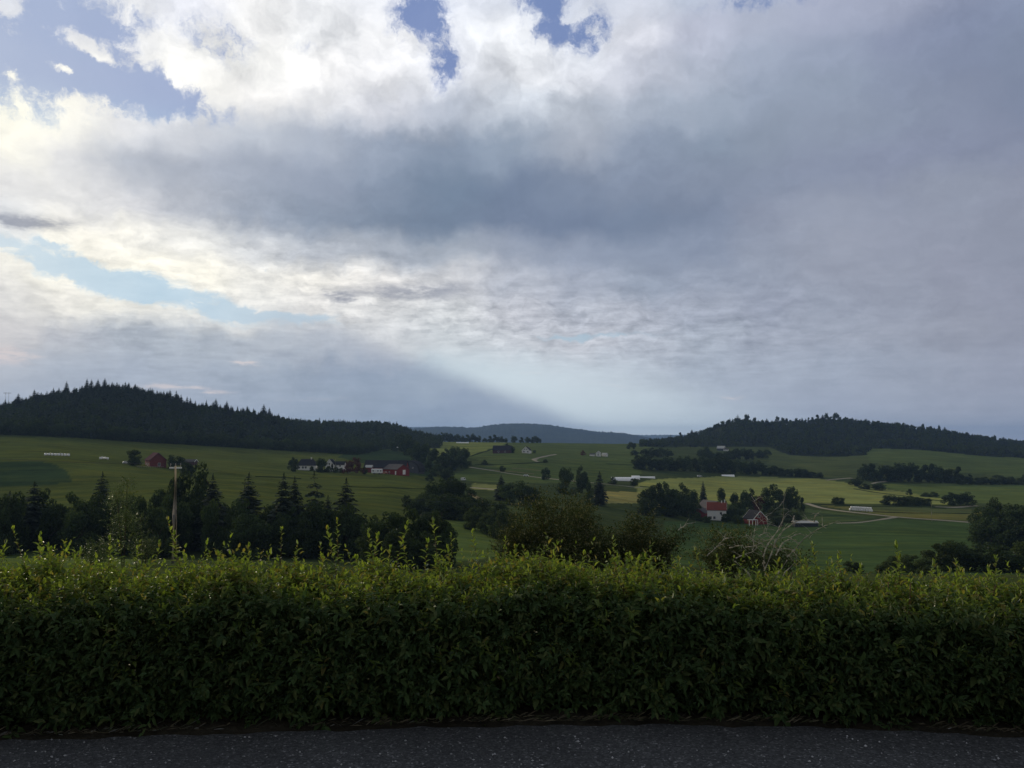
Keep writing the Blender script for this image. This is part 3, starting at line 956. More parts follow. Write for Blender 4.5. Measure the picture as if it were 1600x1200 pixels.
for k in range(4):
    make_proto(f'far_spruce{k}', crown_spruce(140 + k, 13, 8, 2, 0.20, 0.3), 'spruce_needles', 0.9, 0.014, 0, k)
for k in range(3):
    make_proto(f'far_round{k}', crown_cloud(160 + k, 14, 480, 0.065, 'round', 0.0), 'tree_leaves', 0.6, 0.02, 0, k)


def tree(kind, p, h, w, label, group=None, cat='tree', name=None, rz=None, parts=True):
    """a tree: crown and trunk under an empty at its foot"""
    cm, tm = PROTO[kind]
    base = kind.rstrip('0123456789')
    nm = name or {'round': 'leafy_tree', 'tall': 'leafy_tree', 'bush': 'bush', 'copper': 'copper_leaved_tree', 'spruce': 'spruce_tree', 'airy': 'spruce_tree',
                  'far_spruce': 'spruce_tree', 'far_round': 'leafy_tree'}[base]
    e = empty(nm, (p.x, p.y, p.z - 0.05), random.uniform(0, 6.28) if rz is None else rz)
    wide = {'spruce': 0.36, 'far_spruce': 0.36, 'airy': 0.40}.get(base, 1.0)
    e.scale = (w / wide, w / wide, h)
    tag(e, label, cat, group)
    for m_, n_ in ((cm, 'crown'), (tm, 'trunk')):
        o = bpy.data.objects.new(n_, m_)
        COL.objects.link(o)
        o.parent = e
    return e


def tree_px(kind, px, base, top, wpx, label, group=None, Y=None, **kw):
    p = on_ground(px, Y) if Y else ground(px, base)
    h = top_height(p, top)
    return tree(kind, p, h, wpx * p.y / FPX, label, group, **kw)


def pick(k, n):
    return f'{k}{random.randrange(n)}'


# belt of trees below the left hayfield
BELT = 'trees in the belt below the left hay field'
for px, top, w, k, lab in [
    (446, 740, 42, 'spruce0', 'tall broad spruce in front of the grey-roofed house of the left farm'),
    (463, 745, 34, 'spruce2', 'dark spruce squeezed against the right side of a slightly taller broad spruce'),
    (493, 735, 40, 'airy0', 'ragged spruce with open tiers of branches, in front of the white gabled farmhouse'),
    (543, 748, 44, 'spruce1', 'neat cone-shaped spruce standing alone in front of the copper-leaved tree'),
    (392, 739, 46, 'spruce3', 'broad spruce rising above the leafy belt, halfway between the pole and the farm'),
    (336, 741, 42, 'spruce1', 'spruce in the belt just right of the big dark tree behind the power pole'),
    (165, 738, 40, 'spruce2', 'lone spruce tip above the belt, left of the slender pale-leaved birch'),
    (60, 752, 46, 'spruce0', 'broad spruce in the belt at the far left, below the dark field patch'),
    (22, 768, 44, 'spruce3', 'short spruce at the left end of the belt'),
    (515, 773, 26, 'spruce2', 'small spruce between the ragged spruce and the neat cone-shaped one'),
]:
    p = on_ground(px, 186 + 8 * random.random())
    tree(k, p, top_height(p, top), w * 1.3 * p.y / FPX, lab)
tree_px('round2', 303, 0, 722, 62, 'big dark leafy tree standing right behind the power pole', Y=205)
tree_px('tall0', 258, 0, 752, 50, 'dark leafy tree just left of the power pole', Y=203)
tree_px('tall2', 205, 0, 770, 46, 'leafy tree in the belt right behind the slender birch', Y=200)
x = -70
i = 0
while x < 580:
    top = 778 + 14 * math.sin(i * 2.3) + random.uniform(-6, 8) + (17 if x > 360 else 0)
    Yb = random.uniform(172, 196)
    w = random.uniform(44, 66)
    tree_px(random.choice(['round0', 'round1', 'round2', 'round3', 'tall0', 'tall2', 'bush1']), x, 0, top, w, 'leafy tree crowded into the dark belt below the left hay field', BELT, Y=Yb)
    x += random.uniform(11, 17)
    i += 1
CL = 'bushy trees of the rounded clump below the farm'
for px, top, w, Yb in [(588, 812, 56, 152), (615, 798, 64, 155), (648, 790, 70, 152), (680, 797, 60, 150), (702, 818, 40, 146), (628, 826, 70, 140), (665, 830, 60, 138)]:
    tree_px(pick('round', 5), px, 0, top, w, 'bushy tree in the rounded clump between the farm and the hedge', CL, Y=Yb)
tree_px('bush0', 636, 792, 773, 18, 'small bush in the open hay field in front of the dark round-roofed barn')

# clump along the dirt track in the middle of the valley
TR = 'trees along the dirt track in the valley'
for px, base, top, w in [(662, 800, 768, 40), (680, 802, 752, 40), (700, 800, 744, 44), (718, 803, 752, 40), (735, 806, 762, 40), (690, 812, 770, 60), (722, 812, 775, 50), (650, 805, 782, 30)]:
    tree_px(random.choice(['round0', 'round1', 'round3', 'tall1', 'bush2']), px, base, top, w, 'leafy tree in the dense clump left of the dirt track in the valley', TR)
BK = 'bushes on the bank below the dirt track'
for px, base, top, w in [(742, 828, 790, 36), (765, 835, 800, 40), (782, 842, 796, 40), (800, 835, 800, 44), (755, 815, 778, 30), (778, 820, 782, 34)]:
    tree_px(pick('bush', 3), px, base, top, w, 'rounded bush on the bank right of the bright valley meadow', BK)
tree_px('spruce1', 783, 782, 742, 22, 'dark spruce tip left in the clump below the white car')
tree_px('round2', 803, 788, 750, 46, 'broad dark tree right of the spruce tip, below the white car')
tree_px('round4', 826, 788, 758, 34, 'low leafy tree at the right end of the clump below the white car')
CO = 'trees of the copse at the left end of the gravel road'
for px, base, top, w in [(697, 727, 700, 20), (712, 728, 697, 26), (727, 727, 699, 18), (704, 735, 712, 22), (720, 732, 706, 22)]:
    tree_px(pick('round', 5), px, base, top, w, 'dark tree in the copse at the left end of the gravel road', CO)
SL = 'trees on the slope behind the farm'
for px, base, top, w in [(650, 722, 690, 26), (664, 724, 688, 24), (678, 728, 696, 24), (690, 735, 712, 22), (640, 712, 678, 26), (625, 706, 676, 26), (668, 738, 722, 20), (684, 745, 724, 22), (700, 752, 730, 20), (672, 752, 738, 16)]:
    tree_px(random.choice(['round0', 'round1', 'round4', 'tall0']), px, base, top, w, 'leafy tree on the slope right of the round-roofed barn', SL)
RG = 'trees in the row on the far ridge'
for px, top, w in [(683, 681, 10), (690, 675, 12), (698, 676, 12), (706, 677, 10), (715, 678, 9), (724, 680, 8), (731, 679, 10), (739, 677, 10), (748, 680, 9), (758, 684, 7),
                   (766, 681, 9), (773, 679, 9), (781, 681, 10), (790, 684, 8), (803, 680, 8), (815, 683, 8), (824, 682, 8), (836, 681, 10), (842, 684, 6)]:
    tree_px(random.choice(['round0', 'round1', 'round2', 'tall1']), px, 0, top, w * 1.25, 'dark tree in the row on the far ridge under the blue hill', RG, Y=1270)
tree_px('round1', 853, 750, 730, 15, 'round dark tree standing alone by the gravel road')
tree_px('round3', 884, 772, 729, 30, 'left one of two tall dark trees beside the gravel road')
tree_px('round0', 908, 770, 727, 24, 'right one of two tall dark trees beside the gravel road')
tree_px('spruce0', 937, 790, 736, 24, 'tall spruce right of the two dark trees, left of the white polytunnels')
tree_px('tall2', 921, 790, 748, 16, 'slim dark tree pressed against the left side of a tall spruce')
tree_px('bush0', 785, 737, 727, 11, 'small bush in the green field above the gravel road')
tree_px('bush1', 757, 726, 718, 10, 'small bush at the ditch in the upper green field')
tree_px('bush2', 852, 723, 717, 8, 'small round bush beside the bend of the pale track')
tree_px('bush1', 957, 757, 745, 13, 'round bush at the left end of the white polytunnels')
tree_px('bush0', 991, 759, 747, 16, 'round bush in front of the right end of the white polytunnels')
tree_px('round2', 987, 702, 690, 14, 'small tree on the ridge at the left foot of the right hill')
tree_px('round4', 991, 712, 703, 13, 'small tree in the green field above the wood strip, left of the dark thicket')

# right valley
RC = 'trees of the large clump left of the right farm'
for px, base, top, w in [(1008, 800, 765, 30), (1024, 802, 754, 36), (1044, 803, 752, 38), (1064, 803, 754, 36), (1080, 804, 764, 26), (1015, 806, 778, 34), (1052, 808, 776, 40), (1074, 808, 780, 28)]:
    tree_px(random.choice(['round0', 'round1', 'round3', 'round4']), px, base, top, w, 'dark leafy tree in the large clump left of the red-roofed farmhouse', RC)
tree_px('spruce2', 1099, 796, 751, 14, 'slim spruce behind the red barns of the right farm')
tree_px('tall0', 1128, 796, 757, 20, 'cone-shaped leafy tree behind the red-roofed farmhouse')
RF = 'trees between the farmhouse and the red cottage'
for px, base, top, w in [(1150, 803, 768, 28), (1165, 800, 764, 24), (1175, 798, 762, 18), (1150, 812, 786, 24), (1142, 814, 792, 18)]:
    tree_px(random.choice(['round0', 'round2', 'tall2']), px, base, top, w, 'dark tree between the red-roofed farmhouse and the red cottage', RF)
tree_px('copper0', 1187, 800, 773, 22, 'purple-leaved tree behind the red cottage')
tree_px('round1', 1208, 800, 756, 34, 'tall round dark tree right of the purple-leaved tree')
tree_px('round4', 1237, 800, 760, 28, 'tall dark tree right of the tallest round tree at the farm')
tree_px('tall1', 1254, 800, 777, 10, 'small slim tree at the right end of the farm trees')
RB = 'bushes round the red cottage'
for px, base, top, w in [(1205, 812, 794, 26), (1226, 816, 796, 26), (1243, 812, 800, 18), (1195, 816, 800, 16), (1152, 818, 804, 18), (1092, 814, 800, 16), (1105, 817, 806, 14), (1215, 822, 806, 24), (1134, 816, 802, 18)]:
    tree_px(pick('bush', 3), px, base, top, w, 'dark bush beside the buildings of the right farm', RB)

WS = 'trees of the wood strip above the pale hay field'
for i in range(26):
    px = 996 + i * 11.2
    base = 733 + (px - 996) * 0.048
    top = (713 if px < 1150 else 716 + (px - 1150) * 0.15) + random.uniform(-3, 4)
    tree_px(random.choice(['round0', 'round1', 'round2', 'round3', 'tall0']), px, base, top, random.uniform(17, 24), 'dark tree in the wood strip above the pale hay field', WS)
TH = 'trees of the thicket below the hill house'
for px, base, top, w in [(1008, 714, 701, 16), (1020, 714, 699, 18), (1032, 714, 699, 18), (1044, 714, 701, 16), (1098, 718, 699, 16), (1104, 713, 697, 14), (1110, 719, 704, 16), (1124, 720, 706, 18), (1138, 720, 704, 18), (1150, 719, 700, 16),
                         (1160, 718, 699, 18), (1171, 719, 701, 16), (1188, 716, 702, 16), (1198, 715, 702, 14)]:
    tree_px(pick('round', 5), px, base, top, w, 'dark tree in the thicket around and below the house on the right hill', TH)

HR = 'trees of the hedgerow across the upper right fields'
for i in range(15):
    px = 1352 + i * 10.4
    tree_px(random.choice(['round0', 'round1', 'round2', 'tall1', 'bush0']), px, 751 + i * 0.3, 725 + (0 if i < 12 else 4) + random.uniform(-3, 4), random.uniform(17, 24), 'dark tree in the wood lot between the upper right fields', HR)
HL = 'low trees along the field edge at the right'
for i in range(12):
    px = 1504 + i * 11
    tree_px(random.choice(['round0', 'bush0', 'bush1', 'round4']), px, 757, 744 + random.uniform(-4, 3), random.uniform(14, 20), 'low dark tree along the field edge right of the wood lot', HL)
tree_px('round0', 1338, 760, 745, 22, 'round tree at the left foot of the wood lot beside the pale track')
tree_px('bush1', 1350, 764, 755, 18, 'low bush just right of the round tree at the pale track')
tree_px('round2', 1373, 766, 754, 22, 'round tree right of the low bush at the pale track')
tree_px('bush2', 1306, 788, 776, 13, 'left one of twin round bushes at the edge of the pale hay field')
tree_px('bush0', 1315, 788, 777, 12, 'right one of twin round bushes at the edge of the pale hay field')
tree_px('round3', 1391, 789, 773, 26, 'round tree at the left end of the dark bush row right of the white bales')
BR = 'bushes of the dark row right of the white bales'
for px, base, top, w in [(1410, 790, 775, 20), (1422, 790, 774, 22), (1435, 790, 776, 20), (1448, 790, 778, 18)]:
    tree_px(pick('bush', 3), px, base, top, w, 'dark bush in the row right of the white bale stack', BR)
tree_px('tall2', 1421, 773, 763, 11, 'small pointed tree standing alone in the upper right field')
tree_px('bush1', 1447, 776, 769, 16, 'left low bush at the bank behind the dark bush row')
tree_px('bush2', 1459, 776, 768, 14, 'right low bush at the bank behind the dark bush row')
tree_px('round1', 1487, 790, 769, 28, 'left tree of the broad dark pair beside the big trees at the right edge')
tree_px('round2', 1508, 790, 768, 28, 'right tree of the broad dark pair beside the big trees at the right edge')

RE = 'big trees at the right edge'
for px, top, w, Yb in [(1530, 790, 44, 330), (1550, 782, 46, 335), (1572, 786, 46, 325), (1594, 790, 50, 320), (1622, 788, 60, 330), (1540, 808, 56, 305), (1580, 806, 60, 300), (1545, 776, 26, 342), (1592, 780, 30, 340), (1640, 800, 60, 310)]:
    tree_px(random.choice(['round0', 'round1', 'round3', 'tall0']), px, 0, top, w, 'big dark leafy tree massed at the right edge below the upper fields', RE, Y=Yb)
RL = 'bushes along the lower edge of the dark green field'
for px, top, w, Yb in [(1395, 868, 40, 190), (1415, 866, 40, 185), (1462, 846, 54, 195), (1485, 842, 60, 200), (1515, 852, 60, 195), (1548, 850, 66, 190), (1585, 846, 66, 195), (1620, 848, 66, 195), (1440, 872, 40, 175), (1380, 876, 34, 180)]:
    tree_px(random.choice(['bush0', 'bush1', 'round2', 'round0']), px, 0, top, w, 'dark bush along the lower right edge of the dark green field', RL, Y=Yb)
tree_px('bush2', 1325, 0, 876, 34, 'dark round bush alone at the lower edge of the dark green field', Y=180)

# farm trees on the left
tree_px('round1', 458, 737, 714, 16, 'tree at the left end of the farm, beside the grey-roofed house')
tree_px('round3', 502, 738, 715, 20, 'dark tree between the grey-roofed house and the white gabled house')
tree_px('tall0', 519, 738, 722, 6, 'slim dark tree right before the white gabled house')
tree_px('copper0', 557, 741, 713, 22, 'copper-red round tree left of the long barn')
tree_px('copper0', 544, 741, 718, 16, 'smaller brownish-red tree left of the copper-red tree')
tree_px('bush0', 209, 728, 702, 25, 'round bush left of the small red barn in the hay field')
tree_px('round2', 274, 733, 710, 26, 'round tree right of the small red barn in the hay field')
tree_px('round4', 292, 745, 722, 22, 'dark tree behind the power pole top, right of the red barn')
tree_px('round0', 800, 708, 697, 12, 'dark tree at the right end of the purple-brown barn')
tree_px('bush2', 835, 708, 703, 6, 'small bush right of the far white house')
tree_px('round0', 792, 704, 692, 10, 'dark tree standing behind the purple-brown barn')
tree_px('copper0', 911, 712, 703, 9, 'dark red tree left of the small white far farm')


for px, base, top, w in [(513, 738.5, 727, 8), (525, 739, 729, 9), (533, 739, 731, 8), (487, 736, 728, 7), (570, 741, 729, 9)]:
    tree_px(pick('bush', 3), px, base, top, w, 'dark garden bush in front of the white houses of the left farm', 'garden bushes of the left farm')

# woods on the hills
def scatter_wood(px0, px1, Y0, Y1, base_line, n, seed, keep_top=660):
    r = np.random.default_rng(seed)
    out = []
    bx = np.array([b[0] for b in base_line])
    by = np.array([b[1] for b in base_line])
    while len(out) < n:
        px = r.uniform(px0, px1)
        Y = math.sqrt(r.uniform(Y0**2, Y1**2))
        p = on_ground(px, Y)
        py = 682 - (p.z - EYE) / p.y * FPX
        if py < np.interp(px, bx, by):
            out.append((px, py, p))
    return out


def wood_mesh(name, spots, kinds, hmin, hmax, label, seed, wmul=1.0):
    r = np.random.default_rng(seed)
    VV, FF, n0 = [], [], 0
    cache = {}
    for k in kinds:
        me = PROTO[k][0]
        v = np.empty(len(me.vertices) * 3, np.float32)
        me.vertices.foreach_get('co', v)
        cache[k] = v.reshape(-1, 3)
    for px, py, p in spots:
        k = kinds[r.integers(len(kinds))]
        v = cache[k]
        h = r.uniform(hmin, hmax)
        w = h * r.uniform(0.85, 1.15) * wmul * (1.0 if 'spruce' in k else 0.75)
        a = r.uniform(0, 6.28)
        ca, sa = math.cos(a), math.sin(a)
        q = np.stack([(v[:, 0] * ca - v[:, 1] * sa) * w + p.x, (v[:, 0] * sa + v[:, 1] * ca) * w + p.y, v[:, 2] * h + p.z - 0.3], -1)
        VV.append(q)
        FF.append(np.arange(len(v)).reshape(-1, 4) + n0)
        n0 += len(v)
    me = mesh_np(name, np.concatenate(VV), np.concatenate(FF))
    mats = M['spruce_needles'] if 'spruce' in kinds[0] else M['tree_leaves']
    return tag(link(name, me, mats), label, 'wood', kind='stuff')


BL = [(-60, 676), (0, 678), (100, 682), (200, 689), (300, 695), (400, 701), (500, 707), (560, 710), (600, 702), (640, 700), (680, 700)]
spots = scatter_wood(-120, 330, 600, 960, BL, 2300, 3)
sp2 = scatter_wood(300, 690, 680, 1480, BL, 1700, 4)
SKY_LEFT = 'spruces on the skyline of the left hill'
# individual spruces: those standing on or near the crest line, and the leafy trees along the lower edge
rr = random.Random(5)
crest = [(0, 850), (50, 850), (100, 860), (150, 870), (200, 880), (250, 900), (300, 920), (350, 950), (400, 980), (500, 1250), (600, 1380), (640, 1400)]
px = -40.0
n_i = 0
while px < 645:
    Yc = np.interp(px, [c[0] for c in crest], [c[1] for c in crest]) + rr.uniform(-45, 10)
    p = on_ground(px, Yc)
    far = px > 440
    h = rr.uniform(8.5, 15) if not far else rr.uniform(7, 11)
    kind = f'spruce{rr.randrange(4)}' if rr.random() < 0.85 else f'tall{rr.randrange(3)}'
    if rr.random() < 0.28 and kind[0] == 's':
        h *= 1.3
    elif kind[0] == 't':
        h *= 0.8
    tree(kind, p, h, h * rr.uniform(0.40, 0.58), 'dark tree pointing up along the skyline of the wooded left hill', SKY_LEFT)
    px += rr.uniform(2.2, 5.5) if not far else rr.uniform(3, 6)
    n_i += 1
EDGE = 'leafy trees along the foot of the wooded left hill'
px = -30.0
while px < 590:
    p = ground(px, np.interp(px, [b[0] for b in BL], [b[1] for b in BL]) + 0.5)
    h = rr.uniform(7, 11.5)
    tree(f'round{rr.randrange(5)}', p, h, h * rr.uniform(0.7, 1.0), 'dark leafy tree along the foot of the wooded left hill', EDGE)
    px += rr.uniform(7, 11)
# a cluster standing clear of the crest, right of the hill top
for px, top in [(318, 628), (323, 624), (354, 632), (361, 637), (372, 634), (380, 636), (388, 635), (397, 637), (410, 644), (426, 644), (418, 646), (500, 652), (140, 599), (178, 598), (212, 600), (238, 606)]:
    Yc = np.interp(px, [c[0] for c in crest], [c[1] for c in crest]) - 12
    p = on_ground(px, Yc)
    h = min(17, top_height(p, top))
    tree(f'spruce{rr.randrange(4)}', p, h, max(3.0, h * 0.34), 'dark tree pointing up along the skyline of the wooded left hill', SKY_LEFT)
far_s = [f'far_spruce{k}' for k in range(4)]
far_r = [f'far_round{k}' for k in range(3)]
con = [s for s in spots if rng.random() < 0.62]
wood_mesh('spruce_wood', con + [s for s in sp2 if s[1] < 690 and rng.random() < 0.5], far_s, 8, 13.5, 'mass of dark spruces covering the left hill', 11)
wood_mesh('leafy_wood', [s for s in spots if s[1] > 640 and rng.random() < 0.55] + [s for s in sp2 if rng.random() < 0.75], far_r, 7, 11.5, 'mass of dark leafy trees between the spruces of the left hill', 12)
BR_ = [(1005, 698), (1060, 699), (1150, 698), (1200, 698), (1235, 712), (1300, 714), (1350, 712), (1362, 700), (1450, 704), (1530, 712), (1600, 716), (1700, 720)]
sr = scatter_wood(1000, 1720, 1150, 1760, BR_, 3300, 6)
wood_mesh('spruce_wood', [s for s in sr if rng.random() < 0.45], far_s, 7, 11, 'mass of dark spruces covering the right hill', 13)
wood_mesh('leafy_wood', [s for s in sr if rng.random() < 0.6], far_r, 6, 10, 'mass of dark leafy trees covering the right hill', 14, 1.15)
SKY_RIGHT = 'scattered trees on the skyline of the right hill'
for px, top in [(1034, 683), (1047, 679), (1062, 673), (1080, 671), (1105, 668), (1152, 648), (1166, 648), (1178, 650), (1190, 653), (1197, 652), (1213, 650), (1222, 652), (1228, 652), (1243, 651), (1252, 650), (1262, 649), (1268, 647), (1276, 645), (1284, 648),
                (1290, 646), (1297, 649), (1305, 645), (1312, 648), (1320, 649), (1330, 651), (1343, 654), (1352, 652), (1362, 656), (1376, 659), (1390, 662), (1404, 661), (1415, 662), (1440, 661), (1452, 664), (1465, 665), (1474, 666), (1490, 672), (1508, 675), (1532, 680), (1551, 679), (1565, 682), (1580, 686)]:
    Yc = np.interp(px, [1034, 1100, 1150, 1300, 1400, 1500, 1600], [1500, 1560, 1590, 1610, 1640, 1650, 1700])
    p = on_ground(px, Yc)
    h = min(19, max(8, top_height(p, top)))
    tree(rr.choice(['spruce0', 'airy0', 'tall1', 'tall2', 'round1', 'tall0', 'round3']), p, h * rr.uniform(0.75, 1.1), h * rr.uniform(0.4, 0.85), 'sparse dark tree standing up on the skyline of the right hill', SKY_RIGHT)

# ------------------------------------------------------------------ road, verge and hedge
def road_edge(x):
    return np.interp(x, [-50, -2.79, -1.75, -0.36, 0.74, 1.8, 2.83, 50], [3.9, 4.46, 4.56, 4.68, 4.72, 4.67, 4.50, 3.9])


M['asphalt'] = bpy.data.materials.new('asphalt')
M['asphalt'].use_nodes = True
T = NT(M['asphalt'].node_tree)
p_ = T.n['Principled BSDF']
pos = T.new('ShaderNodeNewGeometry').outputs['Position']
vo = T.new('ShaderNodeTexVoronoi', feature='F1')
T.put(vo.inputs['Vector'], pos)
vo.inputs['Scale'].default_value = 95
vo2 = T.new('ShaderNodeTexVoronoi', feature='F1')
T.put(vo2.inputs['Vector'], pos)
vo2.inputs['Scale'].default_value = 46
rsep = T.new('ShaderNodeSeparateColor')
T.put(rsep.inputs[0], vo.outputs['Color'])
rsep2 = T.new('ShaderNodeSeparateColor')
T.put(rsep2.inputs[0], vo2.outputs['Color'])
big = T.noise(pos, 1.3, 5, 0.6)
c = T.ramp(rsep.outputs[0], [(0.0, (0.045, 0.045, 0.045)), (0.5, (0.076, 0.076, 0.076)), (0.85, (0.11, 0.11, 0.108)), (0.97, (0.16, 0.158, 0.155)), (1.0, (0.33, 0.32, 0.31))])
chip = T.m('MULTIPLY', T.rng(rsep2.outputs[1], 0.93, 0.96), T.rng(vo2.outputs['Distance'], 0.32, 0.22))
c = T.mix(T.m('MULTIPLY', chip, 0.85), c, (0.38, 0.37, 0.35))
c = T.vm('SCALE', c, T.m('MULTIPLY_ADD', big, 0.9, 0.55))
T.put(p_.inputs['Base Color'], c)
p_.inputs['Roughness'].default_value = 0.75
p_.inputs['Specular IOR Level'].default_value = 0.35
bp = T.new('ShaderNodeBump')
bp.inputs['Strength'].default_value = 0.9
bp.inputs['Distance'].default_value = 0.006
T.put(bp.inputs['Height'], T.m('ADD', vo.outputs['Distance'], T.noise(pos, 160, 3, 0.7)))
T.l.new(bp.outputs[0], p_.inputs['Normal'])

xs = np.concatenate([np.linspace(-50, -8, 30), np.linspace(-7.8, 7.8, 240), np.linspace(8, 50, 30)])
ye = road_edge(xs) + 0.012 * np.sin(xs * 9.1) + 0.01 * np.sin(xs * 23.7 + 1) + 0.006 * np.sin(xs * 61)
v = np.concatenate([np.stack([xs, np.full(len(xs), -40.0), np.full(len(xs), 0.012)], -1), np.stack([xs, ye - 0.05, np.full(len(xs), 0.012)], -1), np.stack([xs, ye, np.full(len(xs), -0.01)], -1)])
n = len(xs)
i = np.arange(n - 1)
f = np.concatenate([np.stack([i, i + 1, i + 1 + n, i + n], -1), np.stack([i + n, i + 1 + n, i + 1 + 2 * n, i + 2 * n], -1)])
tag(link('road', mesh_np('road', v, f), M['asphalt']), kind='structure')

# verge of trodden earth between asphalt and hedge
M['verge'] = material('verge_earth', (0.040, 0.037, 0.030), 0.95, 0.5, 22, 0.1, bump=0.8)
xs = np.linspace(-8, 8, 420)
rows = np.linspace(0, 1, 16)
V_ = []
for t in rows:
    yy = road_edge(xs) - 0.03 + t * 1.3
    zz_ = -0.015 + 0.035 * np.sin(min(1, t * 6) * math.pi / 2) + 0.010 * np.sin(xs * 17 + t * 20) * np.sin(xs * 5.3) * min(1, t * 8) + 0.006 * rng.normal(size=len(xs)) * min(1, t * 8)
    V_.append(np.stack([xs, yy, zz_ - 0.05 * max(0, t - 0.8)], -1))
v = np.concatenate(V_)
i = np.arange(16 * 420).reshape(16, 420)
f = np.stack([i[:-1, :-1], i[:-1, 1:], i[1:, 1:], i[1:, :-1]], -1).reshape(-1, 4)
tag(link('verge', mesh_np('verge', v, f, True), M['verge']), kind='structure')

# dry grass and litter on the verge edge
nb = 2200
bx = rng.uniform(-7, 7, nb)
clump = np.sin(bx * 2.1 + 1) + np.sin(bx * 5.3) * 0.7 + rng.normal(size=nb) * 0.6
keep = clump > -0.6
bx = bx[keep]
nb = len(bx)
by = road_edge(bx) + np.abs(rng.normal(size=nb)) * 0.045 - 0.01
a = rng.uniform(-0.7, 0.7, nb) + rng.choice([0, math.pi], nb)
L = rng.uniform(0.02, 0.085, nb)
base = np.stack([bx, by, np.full(nb, 0.022)], -1)
d = np.stack([np.cos(a) * L, np.sin(a) * L * 0.6, rng.uniform(0.0, 0.55, nb) * L], -1)
w = np.stack([-np.sin(a), np.cos(a), rng.uniform(0.2, 1, nb)], -1)
w = unit(w) * rng.uniform(0.0012, 0.003, nb)[:, None]
v = np.stack([base - w, base + w, base + d * 0.6 + w * 0.8 + [0, 0, 0.004], base + d], 1).reshape(-1, 3)
f = np.arange(nb * 4).reshape(nb, 4)
M['dry_grass'] = leaf_material('dry_grass', [(0.10, 0.08, 0.05), (0.19, 0.16, 0.10), (0.07, 0.06, 0.035), (0.06, 0.07, 0.03), (0.05, 0.045, 0.03)], 0.2, 0.02, tcol=(1, 1, 0.8))
tag(link('dry_grass', mesh_np('dry_grass', v, f), M['dry_grass']), 'dry straw-coloured grass and litter along the edge of the asphalt', 'grass', kind='stuff')

# loose chips on the asphalt
nc = 900
cx = rng.uniform(-4, 4, nc)
cyy = rng.uniform(3.2, 4.5, nc)
cyy = np.minimum(cyy, road_edge(cx) - 0.03)
ss_ = rng.uniform(0.0025, 0.0075, nc) * np.where(rng.random(nc) < 0.12, 1.5, 1)
oc = np.array([(1, 0, 0), (0, 1, 0), (-1, 0, 0), (0, -1, 0), (0, 0, 0.8), (0, 0, -0.6)], float)
v = np.stack([cx, cyy, 0.013 + ss_ * 0.4], -1)[:, None, :] + (oc[None] * rng.uniform(0.6, 1.3, (nc, 6, 1))) * ss_[:, None, None]
tri = np.array([(0, 1, 4), (1, 2, 4), (2, 3, 4), (3, 0, 4), (1, 0, 5), (2, 1, 5), (3, 2, 5), (0, 3, 5)])
f = (tri[None] + (np.arange(nc) * 6)[:, None, None]).reshape(-1, 3)
M['chip'] = leaf_material('stone_chip', [(0.5, 0.49, 0.47), (0.65, 0.63, 0.6), (0.3, 0.3, 0.3)], 0.0, 0.02)
tag(link('gravel', mesh_np('gravel', v.reshape(-1, 3), f), M['chip']), 'small pale stone chips lying loose on the asphalt', 'gravel', kind='stuff')

# hedge ------------------------------------------------------------
M['hedge_leaf'] = leaf_material('hedge_leaf', [(0.042, 0.072, 0.028), (0.060, 0.098, 0.034), (0.080, 0.120, 0.040), (0.050, 0.082, 0.030), (0.10, 0.12, 0.042)], 0.25, 0.014, 0.5, obj_var=0.0, tcol=(1.2, 1.3, 0.45))
M['young_glow_leaf'] = leaf_material('young_glow_leaf', [(0.115, 0.170, 0.040), (0.15, 0.215, 0.048), (0.20, 0.255, 0.065), (0.13, 0.185, 0.045), (0.20, 0.175, 0.06)], 0.54, 0.025, 0.5, obj_var=0.1, tcol=(1.5, 1.5, 0.5))  # young leaf tone, raised further to imitate the backlit glow
M['twig'] = material('twig', (0.13, 0.09, 0.055), 0.8, 0.3, 30, 0.15)


def hedge_h(x):
    return np.interp(x, [-6, -3.2, -1.5, 0, 1.5, 3.2, 6], [0.72, 0.695, 0.655, 0.665, 0.615, 0.555, 0.555]) + 0.022 * np.sin(x * 3.1) + 0.018 * np.sin(x * 7.7 + 1) + 0.016 * np.sin(x * 15.1 + 2) + 0.012 * np.sin(x * 27.0)


def hedge_front(x):
    return road_edge(x) + 0.085 + 0.025 * np.sin(x * 2.7 + 0.5) + 0.022 * np.sin(x * 6.1)


DEPTH = 0.8
LT_V = np.array([(0, 0, 0), (-0.5, 0.30, 0.14), (0.5, 0.30, 0.14), (0, 0.34, 0.0), (-0.40, 0.66, 0.11), (0.40, 0.66, 0.11), (0, 0.70, -0.03), (0, 1.0, -0.13)])
LT_T = np.array([(0, 3, 1), (0, 2, 3), (4, 6, 7), (6, 5, 7)])
LT_Q = np.array([(1, 3, 6, 4), (3, 2, 5, 6)])


def leaves_mesh(P, dirn, up, L, Wd):
    """leaf blades: base point, direction, approximate face normal, length, width"""
    n = len(P)
    d = unit(dirn)
    s = unit(np.cross(d, up))
    u = np.cross(s, d)
    t = LT_V[None]
    v = (P[:, None, :] + s[:, None, :] * (t[..., 0:1] * Wd[:, None, None]) + d[:, None, :] * (t[..., 1:2] * L[:, None, None]) + u[:, None, :] * (t[..., 2:3] * L[:, None, None] * 0.9)).reshape(-1, 3)
    o = (np.arange(n) * 8)[:, None, None]
    return v, [(LT_T[None] + o).reshape(-1, 3), (LT_Q[None] + o).reshape(-1, 4)]


